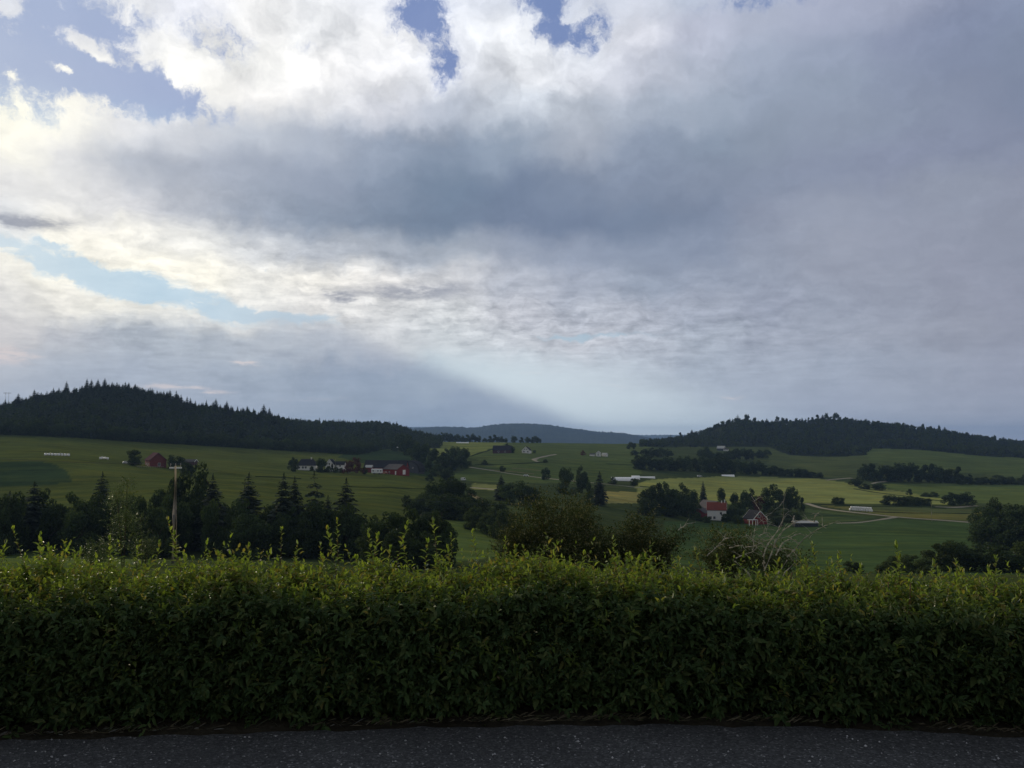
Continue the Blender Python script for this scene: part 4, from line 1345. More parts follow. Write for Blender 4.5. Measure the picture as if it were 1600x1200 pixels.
def twig_leaves(O, Dv, Ln, K, leaf_len, r, droop=0.35, spread=0.95, wr=0.46):
    """leaves set alternately along straight twigs (origin O, direction Dv, length Ln)"""
    n = len(O)
    d = unit(Dv)
    ref = unit(np.cross(d, r.normal(size=(n, 3))))
    ref2 = np.cross(d, ref)
    P, DD, UP, LL = [], [], [], []
    for k in range(K):
        t = (k + 0.7) / K
        ang = k * 2.4 + r.uniform(-0.4, 0.4, n)
        rad = ref * np.cos(ang)[:, None] + ref2 * np.sin(ang)[:, None]
        sp_ = spread * (1.15 - 0.75 * t)
        dl = d * (0.35 + 0.65 * t) + rad * sp_ + np.array([0, 0, -droop * (1.2 - t)])
        P.append(O + d * (Ln * t)[:, None])
        DD.append(unit(dl + 0.12 * r.normal(size=(n, 3))))
        UP.append(unit(d + np.array([0, 0, 0.8]) + 0.3 * r.normal(size=(n, 3))))
        LL.append(leaf_len * (1.05 - 0.45 * t ** 2) * r.uniform(0.5, 1.3, n))
    P, DD, UP, LL = map(np.concatenate, (P, DD, UP, LL))
    return leaves_mesh(P, DD, UP, LL, LL * wr * r.uniform(0.8, 1.2, len(LL)))


hr = np.random.default_rng(77)
XM = 6.4
hedge = empty('hedge', (0, 5.1, 0))
tag(hedge, 'long trimmed leafy green hedge along the far edge of the asphalt', 'hedge')


def local(v):
    return v - np.array([0, 5.1, 0])


# front face: twigs lean outward and up
nf = 8600
x = hr.uniform(-XM, XM, nf)
zt = hr.uniform(0.02, 1.0, nf)
y = hedge_front(x) + 0.035 * np.sin(x * 8.3 + zt * 7) * np.sin(zt * 9 + x * 3.7) + 0.025 * np.sin(x * 19 + zt * 13) + hr.uniform(-0.04, 0.16, nf) + 0.05 * (zt - 0.5) ** 2 + np.where(zt < 0.15, 0.05, 0)
z = zt * (hedge_h(x) - 0.02)
Dv = np.stack([hr.normal(size=nf) * 0.55, -0.75 + 0.35 * hr.normal(size=nf), 0.55 + 0.4 * hr.normal(size=nf)], -1)
v1, f1 = twig_leaves(np.stack([x, y, z], -1), Dv, hr.uniform(0.07, 0.19, nf), 10, 0.057, hr, wr=0.40)
# inner fill, so that no light comes through
ni = 6400
x = hr.uniform(-XM, XM, ni)
z = hr.uniform(0.03, 0.95, ni) * hedge_h(x)
y = hedge_front(x) + hr.uniform(0.15, DEPTH, ni)
Dv = np.stack([hr.normal(size=ni), hr.normal(size=ni), 0.6 + 0.5 * hr.normal(size=ni)], -1)
v2, f2 = twig_leaves(np.stack([x, y, z], -1), Dv, hr.uniform(0.1, 0.22, ni), 8, 0.080, hr)
fs = [np.concatenate([f1[k], f2[k] + len(v1)]) for k in range(2)]
link('foliage', mesh_np('foliage', local(np.concatenate([v1, v2])), fs, True), M['hedge_leaf'], hedge)

# top: young yellow-green growth, with the sunlit band also put into its colour
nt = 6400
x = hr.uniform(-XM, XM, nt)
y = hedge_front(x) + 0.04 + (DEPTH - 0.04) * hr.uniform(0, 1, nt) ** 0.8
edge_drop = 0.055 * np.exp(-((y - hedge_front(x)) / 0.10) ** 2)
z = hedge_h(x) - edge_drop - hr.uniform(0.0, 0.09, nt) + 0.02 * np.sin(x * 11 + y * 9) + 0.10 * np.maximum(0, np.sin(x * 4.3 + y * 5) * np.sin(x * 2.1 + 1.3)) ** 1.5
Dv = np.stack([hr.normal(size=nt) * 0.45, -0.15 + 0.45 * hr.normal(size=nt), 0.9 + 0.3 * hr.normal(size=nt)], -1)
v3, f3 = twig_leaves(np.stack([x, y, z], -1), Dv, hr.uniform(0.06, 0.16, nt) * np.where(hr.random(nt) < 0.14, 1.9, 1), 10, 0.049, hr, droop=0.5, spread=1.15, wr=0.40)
link('sunlit_new_growth', mesh_np('sunlit_new_growth', local(v3), f3, True), M['young_glow_leaf'], hedge)['label'] = 'young yellow-green leaves on the hedge top, lightened in colour as sunlit'

# fresh tips on the front face
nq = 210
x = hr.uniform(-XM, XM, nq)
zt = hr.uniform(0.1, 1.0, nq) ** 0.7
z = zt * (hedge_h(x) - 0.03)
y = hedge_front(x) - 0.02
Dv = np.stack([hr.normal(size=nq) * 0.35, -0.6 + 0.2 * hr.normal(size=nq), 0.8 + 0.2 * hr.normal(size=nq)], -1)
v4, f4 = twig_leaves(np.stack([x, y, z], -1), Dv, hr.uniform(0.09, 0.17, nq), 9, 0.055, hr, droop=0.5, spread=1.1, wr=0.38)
link('fresh_tips', mesh_np('fresh_tips', local(v4), f4, True), M['young_glow_leaf'], hedge)['label'] = 'pale fresh leaf tips on the front of the hedge'

# woody stems inside
for k in range(40):
    mb = MB()
    x0 = random.uniform(-XM, XM)
    y0 = float(hedge_front(x0)) + random.uniform(0.2, 0.7)
    pts = [Vector((x0, y0, -0.03))]
    for s in range(4):
        pts.append(pts[-1] + Vector((random.uniform(-.06, .06), random.uniform(-.05, .05), 0.19)))
    mb.tube([p - Vector((0, 5.1, 0)) for p in pts], [0.012, 0.010, 0.008, 0.006, 0.004], 5)
    mb.build('stem', M['twig'], hedge)


def shoot(px, top, Y, K=11, lean=None, leaf=0.062, name='shoot'):
    """an upright shoot standing out of the hedge top"""
    tip = at(px, top, Y)
    x0 = tip.x + random.gauss(0, 0.06)
    base = Vector((x0, Y + random.uniform(-0.04, 0.04), float(hedge_h(np.array([x0]))[0]) - 0.10))
    if tip.z < base.z + 0.09:
        tip.z = base.z + 0.09
    mid = base.lerp(tip, 0.5) + Vector((random.gauss(0, .02), random.gauss(0, .02), 0))
    pts = [base, base.lerp(mid, 0.5), mid, mid.lerp(tip, 0.5), tip]
    mb = MB()
    off = Vector((0, 5.1, 0))
    mb.tube([p - off for p in pts], [0.0032, 0.0028, 0.0023, 0.0018, 0.001], 5)
    P, DD, UP, LL = [], [], [], []
    L = (tip - base).length
    n = max(6, int(L / 0.019))
    a0 = random.uniform(0, 6)
    for k in range(n):
        t = 0.25 + 0.75 * (k + 0.5) / n
        q = base.lerp(mid, t * 2) if t < 0.5 else mid.lerp(tip, t * 2 - 1)
        a = a0 + k * 2.4 + random.uniform(-.6, .6)
        s = 1.0 - 0.55 * max(0, t - 0.55) / 0.45
        up_ = random.uniform(-0.1, 0.6) + 1.1 * max(0, t - 0.4)
        P.append(q - off)
        DD.append((math.cos(a) * s, math.sin(a) * s, up_ - 0.3 * random.random()))
        UP.append((math.cos(a) * -0.3, math.sin(a) * -0.3, 1.0))
        LL.append(leaf * random.uniform(0.5, 1.3) * (1.05 - 0.4 * t * t))
    for k in range(2):
        P.append(tip - off)
        DD.append((random.uniform(-.3, .3), random.uniform(-.3, .3), 1))
        UP.append((random.uniform(-1, 1), random.uniform(-1, 1), 0.2))
        LL.append(leaf * 0.6)
    LL = np.array(LL)
    v, f = leaves_mesh(np.array([tuple(p) for p in P]), np.array(DD), np.array(UP), LL, LL * 0.42)
    m2 = mesh_np('shoot', np.concatenate([np.array(mb.v), v]), [np.array([q for q in mb.f if len(q) == 4]), f[0] + len(mb.v), f[1] + len(mb.v)], True,
                 mat_idx=[0] * len([q for q in mb.f if len(q) == 4]) + [1] * (len(f[0]) + len(f[1])))
    return link(name, m2, [M['twig'], M['young_glow_leaf']], hedge)


SH = [(20, 828), (8, 850), (62, 838), (75, 855), (172, 843), (262, 813), (272, 835), (250, 850), (325, 846), (390, 853), (440, 828), (465, 850), (511, 828), (527, 814), (500, 852), (545, 868), (575, 832), (590, 838),
      (610, 858), (637, 820), (630, 850), (676, 814), (668, 848), (705, 838), (700, 858), (738, 833), (762, 862), (790, 842), (806, 858), (850, 857), (872, 850), (912, 866), (957, 842), (985, 868), (1010, 872), (1085, 860), (1120, 872),
      (1182, 880), (1250, 868), (1268, 852), (1300, 880), (1310, 874), (1345, 888), (1400, 852), (1406, 872), (1466, 892), (1440, 900), (1505, 896), (1557, 874), (1550, 900), (1590, 896), (340, 868), (418, 866), (128, 862), (215, 858)]
for px, top in SH:
    shoot(px, top, random.uniform(5.0, 5.55), leaf=random.uniform(0.042, 0.064))

for k in range(42):
    c_ = random.choice([60, 260, 330, 520, 640, 800, 880, 1080, 1260, 1420, 1560])
    px = c_ + random.gauss(0, 45)
    shoot(px, 872 + 0.012 * px + random.uniform(-14, 10), random.uniform(4.9, 5.6), leaf=random.uniform(0.042, 0.064))

# ------------------------------------------------------------------ shrubs just beyond the hedge
M['shrub_leaf'] = leaf_material('shrub_leaf', [(0.034, 0.048, 0.020), (0.046, 0.060, 0.024), (0.060, 0.074, 0.030), (0.038, 0.052, 0.022), (0.052, 0.062, 0.028), (0.20, 0.18, 0.10)], 0.28, 0.004, 0.5)
M['birch_leaf'] = leaf_material('birch_leaf', [(0.045, 0.072, 0.026), (0.060, 0.088, 0.032), (0.080, 0.108, 0.040), (0.050, 0.075, 0.028), (0.16, 0.18, 0.09)], 0.3, 0.02, 0.3)


def shrub(px, top, wpx, Y, n_stem, n_twig, label, name='shrub', leaf='shrub_leaf', leaf_len=0.075, seed=1, narrow=False, bark='bark', K=7):
    r = np.random.default_rng(seed)
    b = on_ground(px, Y)
    h = top_height(b, top)
    w = wpx * Y / FPX / 2
    e = empty(name, (b.x, b.y, b.z))
    tag(e, label, 'shrub' if name == 'shrub' else 'tree')
    ends = []
    for k in range(n_stem):
        a = r.uniform(0, 6.28)
        q = math.sqrt(r.uniform(0, 1)) * w * (0.9 if not narrow else 0.5)
        hh = h * (1 - 0.3 * (q / w) ** 2) * r.uniform(0.5, 1.06)
        p0 = Vector((r.normal() * 0.12 * (0.3 if narrow else 1), r.normal() * 0.12 * (0.3 if narrow else 1), -0.05))
        p3 = Vector((q * math.cos(a), q * math.sin(a) * 0.8, hh))
        p1 = p0.lerp(p3, 0.35) + Vector((0, 0, hh * 0.14))
        p2 = p0.lerp(p3, 0.7) + Vector((0, 0, hh * 0.08))
        pts = [p0, p1, p2, p3]
        r0 = 0.03 * h / 3.5
        MB().tube(pts, [r0, r0 * 0.7, r0 * 0.45, r0 * 0.15], 5).build('stem', M[bark], e)
        ends.append(pts)
    O, Dv = [], []
    for k in range(n_twig):
        pts = ends[r.integers(len(ends))]
        t = r.uniform(0.12, 1.0) ** 0.75
        i = min(2, int(t * 3))
        q = pts[i].lerp(pts[i + 1], t * 3 - i)
        d = Vector(r.normal(size=3) * [1, 1, 0.6])
        if narrow:
            wmax = w * (1 - t) ** 0.7 + 0.08
        else:
            wmax = w * 0.25 + 0.1
        o = q + d.normalized() * wmax * r.uniform(0.1, 1.0) ** 0.8
        o.z = max(0.05, min(o.z, h * 1.0))
        O.append(tuple(o))
        Dv.append((d.x * 0.6, d.y * 0.6, 0.55 + 0.4 * r.normal()))
    v, f = twig_leaves(np.array(O), np.array(Dv), r.uniform(0.16, 0.34, n_twig), K, leaf_len, r, droop=0.4, wr=0.55)
    link('foliage', mesh_np('foliage', v, f, True), M[leaf], e)
    return e


shrub(868, 762, 190, 30, 16, 2600, 'large loose shrub with pale flecked leaves behind the middle of the hedge', seed=3, leaf_len=0.085)
shrub(955, 790, 170, 28, 14, 2300, 'wide dark shrub right of the large pale-flecked shrub, behind the hedge', seed=4, leaf_len=0.08)
shrub(1020, 815, 120, 26, 9, 1300, 'lower dark shrub between the wide shrub and the dead branches', seed=8, leaf_len=0.07)
shrub(800, 812, 80, 31, 8, 1000, 'small shrub at the left foot of the large pale-flecked shrub', seed=9, leaf_len=0.075)
shrub(1135, 820, 130, 22, 9, 1100, 'low green shrub growing through the left part of the dead branches', seed=5, leaf_len=0.062)
shrub(1205, 846, 110, 21, 8, 600, 'low leafy shrub at the foot of the dead branches', seed=6, leaf_len=0.06)
shrub(203, 744, 72, 30, 3, 620, 'slender young birch with glinting leaves left of the power pole', name='birch_tree', leaf='birch_leaf', leaf_len=0.062, seed=7, narrow=True)
shrub(150, 842, 90, 27, 7, 420, 'low bush with small leaves at the foot of the slender birch', leaf='birch_leaf', leaf_len=0.055, seed=10)
shrub(232, 800, 50, 31, 4, 300, 'small leafy sapling just right of the slender birch', name='birch_tree', leaf='birch_leaf', leaf_len=0.06, seed=12, narrow=True)

# dead shrub: bare lichen-grey branches
base = on_ground(1195, 19)
dead = empty('dead_shrub', (base.x, base.y, base.z))
tag(dead, 'dead shrub with bare pale grey crooked branches behind the hedge', 'shrub')
BRS = [
    [(1195, 890), (1212, 845), (1224, 828), (1240, 817), (1250, 813.5), (1262, 812.5), (1272, 815), (1285, 821), (1291, 825)],
    [(1212, 868), (1220, 853), (1226, 846), (1237, 842.5), (1244, 845), (1249, 851)],
    [(1230, 870), (1250, 848), (1268, 833), (1290, 821), (1308, 814.5)],
    [(1192, 870), (1200, 850), (1215, 830), (1221, 817), (1228, 803)],
    [(1218, 828), (1223, 815), (1224.5, 795), (1225, 774)],
    [(1176, 860), (1178, 838), (1181, 821), (1198, 807), (1212, 795), (1223, 785)],
    [(1198, 807), (1198.5, 815), (1199, 824)],
    [(1205, 850), (1215, 858), (1226, 863), (1238, 875), (1248, 890)],
    [(1220, 858), (1233, 858), (1241, 863), (1248, 870)],
    [(1105, 868), (1112, 862), (1122, 853), (1130, 851), (1134, 858)],
    [(1120, 854), (1130, 844), (1138, 841), (1147, 840)],
    [(1060, 828), (1068, 823), (1075, 818), (1087, 816)],
    [(1140, 856), (1150, 853), (1160, 852), (1166, 860)],
    [(1166, 836), (1172, 840), (1180, 846), (1190, 850), (1198, 857), (1206, 862)],
    [(1174, 775), (1182, 789), (1188, 800), (1192, 815), (1200, 838)],
    [(1186, 838), (1194, 833), (1202, 833), (1211, 845), (1213, 868)],
    [(1165, 855), (1180, 853), (1195, 845), (1215, 842), (1232, 838), (1245, 830)],
    [(1150, 872), (1165, 866), (1176, 862), (1190, 868)],
    [(1195, 880), (1190, 862), (1176, 846), (1168, 842)],
    [(1240, 816), (1241, 806), (1243, 818)],
    [(1272, 815), (1273, 808), (1276, 803)],
    [(1235, 840), (1250, 834), (1262, 838), (1268, 846)],
]
rd = random.Random(3)
for k, br in enumerate(BRS):
    mb = MB()
    Yb = 19 + rd.uniform(-0.5, 0.5)
    pts = []
    for j, q in enumerate(br):
        pts.append(at(q[0], q[1], Yb + (0.9 if k % 2 else -0.9) * j / len(br) * rd.uniform(0.5, 1)) - Vector(base))
    fine = []
    for a_, b_ in zip(pts[:-1], pts[1:]):
        fine += [a_, a_.lerp(b_, 0.5) + Vector((rd.uniform(-.015, .015), 0, rd.uniform(-.012, .02)))]
    fine.append(pts[-1])
    r0 = 0.010 if k in (4, 5, 6, 14) else (0.020 if k < 6 else 0.016)
    mb.tube(fine, [r0 * (1 - 0.75 * j / len(fine)) * rd.uniform(0.8, 1.2) for j in range(len(fine))], 6)
    for t in range(5):
        j = rd.randrange(1, len(fine))
        d = Vector((rd.uniform(-1, 1), rd.uniform(-0.6, 0.6), rd.uniform(-0.4, 1))).normalized() * rd.uniform(0.08, 0.3)
        mb.tube([fine[j], fine[j] + d * 0.5 + Vector((0, 0, 0.02)), fine[j] + d], [0.007, 0.005, 0.002], 4)
    mb.build('branch', M['pale_bark'], dead)
for k in range(5):
    t = Vector((rd.uniform(-0.9, 0.7), rd.uniform(-0.3, 0.3), 0))
    q = on_ground(1195 + t.x * 40, 19) - Vector(base)
    MB().tube([Vector((t.x * 0.3, t.y, -0.1)), Vector((t.x * 0.6, t.y, 0.28)), Vector((t.x, t.y, 0.55))], [0.022, 0.018, 0.012], 6).build('stem', M['pale_bark'], dead)

# ------------------------------------------------------------------ buildings and small things in the valley
M['white_wall'] = material('white_wall', (0.72, 0.72, 0.70), 0.7, 0.06, 1.5, 0.2)
M['red_wall'] = material('red_wall', (0.20, 0.036, 0.034), 0.8, 0.2, 1.5, 0.15)
M['dull_red_wall'] = material('dull_red_wall', (0.16, 0.045, 0.045), 0.8, 0.25, 1.5, 0.15)
M['grey_wall'] = material('grey_wall', (0.08, 0.09, 0.105), 0.8, 0.2, 1.0, 0.15)
M['purple_wall'] = material('purple_wall', (0.085, 0.050, 0.060), 0.8, 0.2, 1.0, 0.15)
M['dark_roof'] = material('dark_roof', (0.038, 0.040, 0.048), 0.9, 0.25, 0.8, 0.08)
M['grey_roof'] = material('grey_roof', (0.11, 0.105, 0.11), 0.9, 0.2, 0.8, 0.08)
M['mauve_roof'] = material('mauve_roof', (0.11, 0.065, 0.072), 0.9, 0.25, 0.8, 0.08)
M['red_roof'] = material('red_roof', (0.20, 0.062, 0.048), 0.9, 0.2, 1.2, 0.08)
M['pale_roof'] = material('pale_roof', (0.42, 0.43, 0.42), 0.6, 0.1, 0.8, 0.3)
M['white_paint'] = material('white_paint', (0.78, 0.78, 0.77), 0.5, 0.05, 2, 0.3)
M['white_film'] = material('white_film', (0.90, 0.91, 0.92), 0.35, 0.06, 3, 0.5)
M['pane'] = material('pane', (0.03, 0.035, 0.04), 0.12, 0.2, 1, 0.6)
M['concrete'] = material('concrete', (0.34, 0.34, 0.33), 0.9, 0.15, 1, 0.2)
M['weathered_wood'] = material('weathered_wood', (0.20, 0.18, 0.15), 0.85, 0.3, 8, 0.15)
M['tyre'] = material('tyre', (0.02, 0.02, 0.02), 0.8, 0.2, 5, 0.2)
M['white_metal'] = material('white_metal', (0.75, 0.76, 0.77), 0.35, 0.05, 3, 0.5)
M['pink_metal'] = material('pink_metal', (0.45, 0.22, 0.18), 0.4, 0.1, 3, 0.5)
M['dark_metal'] = material('dark_metal', (0.03, 0.032, 0.036), 0.5, 0.2, 3, 0.4)
M['porcelain'] = material('porcelain', (0.55, 0.55, 0.54), 0.25, 0.1, 4, 0.5)


def window(wall, x, z, w, h, face, mat='white_paint'):
    """a framed window standing 4 cm proud of a wall; face = (axis, coordinate, sign)"""
    ax, c, s = face
    fr, pn = MB(), MB()
    b = 0.09

    def put(mb, u0, u1, z0, z1, d0, d1):
        lo, hi = sorted((c + s * d0, c + s * d1))
        if ax == 'y':
            mb.box(u0, u1, lo, hi, z0, z1)
        else:
            mb.box(lo, hi, u0, u1, z0, z1)
    put(fr, x - w / 2 - b, x + w / 2 + b, z - b, z, 0.0, 0.06)
    put(fr, x - w / 2 - b, x + w / 2 + b, z + h, z + h + b, 0.0, 0.06)
    put(fr, x - w / 2 - b, x - w / 2, z, z + h, 0.0, 0.06)
    put(fr, x + w / 2, x + w / 2 + b, z, z + h, 0.0, 0.06)
    put(fr, x - 0.03, x + 0.03, z, z + h, 0.0, 0.05)
    put(pn, x - w / 2, x + w / 2, z, z + h, 0.0, 0.02)
    f = fr.build('window', M[mat], wall)
    pn.build('pane', M['pane'], f)


def door(wall, x, w, h, face, mat, z=0.0):
    ax, c, s = face
    mb = MB()
    lo, hi = sorted((c, c + s * 0.07))
    if ax == 'y':
        mb.box(x - w / 2, x + w / 2, lo, hi, z, z + h)
        mb.box(x - 0.03, x + 0.03, lo - 0.01, hi + 0.01, z, z + h)
    else:
        mb.box(lo, hi, x - w / 2, x + w / 2, z, z + h)
        mb.box(lo - 0.01, hi + 0.01, x - 0.03, x + 0.03, z, z + h)
    mb.build('door', M[mat], wall)


def building(name, label, cat, p, rz, L, Wd, hw, hr_, wall='white_wall', roof='dark_roof', windows=(), doors=(), trim=None, chimneys=(), base=0.5, hip=0.0, group=None, eave=0.35, porch=False):
    """ridge along local x; long sides at y = -Wd/2 (front) and +Wd/2, gables at x = -L/2 and +L/2"""
    e = empty(name, (p.x, p.y, p.z), rz)
    tag(e, label, cat, group)
    x0, x1, y0, y1 = -L / 2, L / 2, -Wd / 2, Wd / 2
    mb = MB()
    if hip:
        mb.box(x0, x1, y0, y1, -1.5, hw)
    else:
        mb.prism([(y0, -1.5), (y1, -1.5), (y1, hw), (0, hw + hr_), (y0, hw)], x0, x1, 'x')
    wl = mb.build('wall', M[wall], e)
    mb = MB()
    t = 0.18
    if hip:
        a, b = Vector((x0 - eave, y0 - eave, hw)), Vector((x1 + eave, y1 + eave, hw))
        vs = [(a.x, a.y, hw), (b.x, a.y, hw), (b.x, b.y, hw), (a.x, b.y, hw), (x0 + hip, 0, hw + hr_), (x1 - hip, 0, hw + hr_), (a.x, a.y, hw - t), (b.x, a.y, hw - t), (b.x, b.y, hw - t), (a.x, b.y, hw - t)]
        mb.add(vs, [(0, 1, 5, 4), (1, 2, 5), (2, 3, 4, 5), (3, 0, 4), (6, 7, 1, 0), (7, 8, 2, 1), (8, 9, 3, 2), (9, 6, 0, 3), (9, 8, 7, 6)])
    else:
        sl = hr_ / (Wd / 2)
        zo = hw - eave * sl
        for s in (-1, 1):
            yo = s * (Wd / 2 + eave)
            mb.prism([(yo, zo + 0.02), (0, hw + hr_ + 0.02), (0, hw + hr_ + t + 0.05), (yo, zo + t + 0.05)], x0 - eave, x1 + eave, 'x')
    rf = mb.build('roof', M[roof], e)
    for cx_, h_, w_ in chimneys:
        mb = MB()
        mb.box(cx_ - w_ / 2, cx_ + w_ / 2, -w_ / 2, w_ / 2, hw + hr_ - 0.6, hw + hr_ + h_)
        mb.box(cx_ - w_ / 2 - 0.07, cx_ + w_ / 2 + 0.07, -w_ / 2 - 0.07, w_ / 2 + 0.07, hw + hr_ + h_, hw + hr_ + h_ + 0.12)
        mb.build('chimney', M['white_paint'], rf)
    if trim and not hip:
        sl = hr_ / (Wd / 2)
        zo = hw - eave * sl
        for gx, s in ((x0 - eave, -1), (x1 + eave, 1)):
            mb = MB()
            for sy in (-1, 1):
                yo = sy * (Wd / 2 + eave)
                lo, hi = sorted((gx, gx + s * 0.06))
                mb.prism([(yo, zo - 0.12), (0, hw + hr_ - 0.12), (0, hw + hr_ + t + 0.12), (yo, zo + t + 0.12)], lo, hi, 'x')
            mb.build('bargeboard', M[trim], rf)
    side = {'front': ('y', y0, -1), 'back': ('y', y1, 1), 'left': ('x', x0, -1), 'right': ('x', x1, 1)}
    for sd, u, z, w, h in windows:
        window(wl, u, z, w, h, side[sd])
    for sd, u, w, h, mt in doors:
        door(wl, u, w, h, side[sd], mt)
    return e


def gp(px, py, dz=0.0):
    q = ground(px, py)
    q.z += dz
    return q


# left farm
building('house', 'white low house with a dark hipped roof at the left end of the farm', 'house', gp(480, 734), R(4), 12, 9, 3.0, 3.9, 'white_wall', 'dark_roof', hip=2.2, chimneys=[(2.6, 0.9, 0.6)],
         windows=[('front', -2.0, 1.0, 1.2, 1.3), ('front', -0.2, 1.0, 1.2, 1.3), ('front', -4.2, 1.0, 1.1, 1.2)], doors=[('front', 4.2, 1.0, 2.1, 'pane')])
building('house', 'white farmhouse with a pointed gable facing the viewer, left of the copper-red tree', 'house', gp(517, 736), R(86), 7, 4.8, 4.6, 2.8, 'white_wall', 'dark_roof', trim='white_paint',
         windows=[('left', -1.0, 1.0, 0.9, 1.3), ('left', 1.0, 1.0, 0.9, 1.3), ('left', 0, 4.0, 0.9, 1.2)])
building('house', 'white wing of the farmhouse with two rows of windows right of the pointed gable', 'house', gp(529, 736), R(-2), 8.4, 5.5, 4.2, 1.8, 'white_wall', 'dark_roof',
         windows=[('front', -2.6, 0.9, 1.0, 1.3), ('front', 0, 0.9, 1.0, 1.3), ('front', 2.6, 0.9, 1.0, 1.3), ('front', -1.2, 2.9, 1.0, 0.9), ('front', 1.6, 2.9, 1.0, 0.9)])
building('barn', 'long red barn with a dark grey roof, longest building of the left farm', 'barn', gp(604, 738), R(-5), 27, 10, 3.3, 4.3, 'red_wall', 'dark_roof', trim='dark_roof',
         windows=[('front', -9.5, 1.2, 1.0, 0.9), ('front', 6.5, 1.0, 0.9, 0.9)], doors=[('front', 9.5, 2.0, 2.4, 'pane')])
building('barn', 'small lean-to with a pale sloping roof at the left end of the long red barn', 'barn', gp(577, 738), R(-5), 4.0, 3.5, 3.2, 1.2, 'dull_red_wall', 'pale_roof')
building('barn', 'red gabled barn with a white door and grey roof before the round-roofed barn', 'barn', gp(619, 741), R(-40), 13, 10.5, 3.3, 2.9, 'red_wall', 'grey_roof',
         windows=[('front', -3.5, 1.0, 1.0, 0.9), ('front', -0.5, 1.0, 1.0, 0.9)], doors=[('right', 0.8, 2.3, 2.9, 'white_paint'), ('front', 5.3, 1.1, 2.3, 'white_paint')])
# round-roofed barn
pb = gp(640, 738)
e = empty('barn', (pb.x, pb.y + 6, pb.z), R(-10))
tag(e, 'dark barn with a rounded roof at the right end of the left farm', 'barn')
arch = [(8 * math.cos(a), 7.6 * math.sin(a) ** 0.8) for a in np.linspace(0, math.pi, 13)]
mb = MB()
mb.prism([(p[0] * 0.97, max(-1.5, p[1] * 0.97)) for p in arch] + [(-7.76, -1.5), (7.76, -1.5)], -7, 7, 'y')
wl = mb.build('wall', M['grey_wall'], e)
mb = MB()
for a_, b_ in zip(arch[:-1], arch[1:]):
    mb.prism([a_, b_, (b_[0] * 1.03, b_[1] * 1.03), (a_[0] * 1.03, a_[1] * 1.03)], -7.3, 7.3, 'y')
mb.build('roof', M['dark_roof'], e)
window(wl, 3.6, 2.6, 0.8, 0.8, ('y', -7, -1))
# white cabin on wheels in front of the long barn
pc = gp(589, 741)
e = empty('trailer', (pc.x, pc.y, pc.z), R(-4))
tag(e, 'white trailer cabin with three dark windows in front of the long red barn', 'trailer')
mb = MB().box(-3.3, 3.3, -1.2, 1.2, 0.75, 3.1)
mb.prism([(-1.3, 3.1), (1.3, 3.1), (0.9, 3.3), (-0.9, 3.3)], -3.4, 3.4, 'x')
bd = mb.build('body', M['white_metal'], e)
for u in (-2.1, 0.9, 2.6):
    window(bd, u, 1.75, 0.8, 0.75, ('y', -1.2, -1))
for u in (-1.6, 1.6):
    MB().tube([(u, -1.25, 0.4), (u, 1.25, 0.4)], 0.42, 10).build('wheel', M['tyre'], e)


def car(p, rz, label, paint, name='parked_car', van=False):
    e = empty(name, (p.x, p.y, p.z), rz)
    tag(e, label, 'van' if van else 'car')
    hh = 2.0 if van else 1.42
    prof = [(-2.1, 0.32), (2.1, 0.32), (2.15, 0.72), (1.3, 0.92), (0.75, hh), (-1.5, hh), (-2.05, 0.95)] if not van else [(-2.4, 0.35), (2.4, 0.35), (2.45, 0.9), (1.7, 1.1), (1.2, hh), (-2.35, hh), (-2.45, 0.6)]
    bd = MB().prism(prof, -0.85, 0.85, 'y').build('body', M[paint], e)
    z0 = 0.95 if not van else 1.15
    MB().prism([(-1.4, z0), (1.05, z0), (0.7, hh - 0.1), (-1.3, hh - 0.1)], -0.87, 0.87, 'y').build('window', M['pane'], bd)
    for u in (-1.3, 1.3):
        for s in (-1, 1):
            MB().tube([(u, s * 0.70, 0.32), (u, s * 0.90, 0.32)], 0.32, 12).build('wheel', M['tyre'], e)
    return e


car(gp(600, 740.5), R(5), 'pinkish car parked at the right end of the white trailer cabin', 'pink_metal')
car(gp(536, 737), R(20), 'small white car in front of the white wing of the farmhouse', 'white_metal')
car(gp(510, 736.5), R(-15), 'small pale car left of the white pointed gable', 'white_metal')
car(gp(822, 744.5), R(-8), 'white car driving on the gravel road in the middle of the valley', 'white_metal')
car(gp(1093, 745), R(0), 'white car at the upper edge of the pale hay field', 'white_metal')
car(gp(724, 751), R(70), 'white van on the lane above the dirt track', 'white_metal', 'parked_van', True)

# red barn alone in the left hay field
building('barn', 'small red barn with a mauve roof between two round trees in the left field', 'barn', gp(243, 729), R(-55), 12, 8.2, 3.6, 3.6, 'dull_red_wall', 'mauve_roof', trim='mauve_roof',
         windows=[('front', -2.5, 0.6, 1.1, 1.1), ('front', 1.5, 0.6, 1.1, 1.1), ('right', 0.6, 0.5, 1.2, 1.5)])
building('shed', 'low dark shed with a pale roof edge right of the small red barn', 'shed', gp(297, 726), R(-6), 7, 4, 1.8, 1.1, 'purple_wall', 'grey_roof', trim='white_paint')
fe = gp(214, 731.6)
f2 = gp(256, 731.6)
e = empty('fence', fe)
tag(e, 'thin pale fence in front of the small red barn', 'fence')
for t in np.linspace(0, 1, 13):
    q = fe.lerp(f2, t)
    z = H(q.x, q.y)
    o = q - fe
    MB().box(o.x - 0.06, o.x + 0.06, o.y - 0.06, o.y + 0.06, z - 0.3 - fe.z, z + 1.0 - fe.z).build('post', M['weathered_wood'], e)
MB().tube([Vector((fe.lerp(f2, t).x, fe.lerp(f2, t).y - 0.14, H(fe.lerp(f2, t).x, fe.lerp(f2, t).y) + 0.85)) - fe for t in np.linspace(0, 1, 13)], 0.08, 5).build('rail', M['pale_bark'], e)
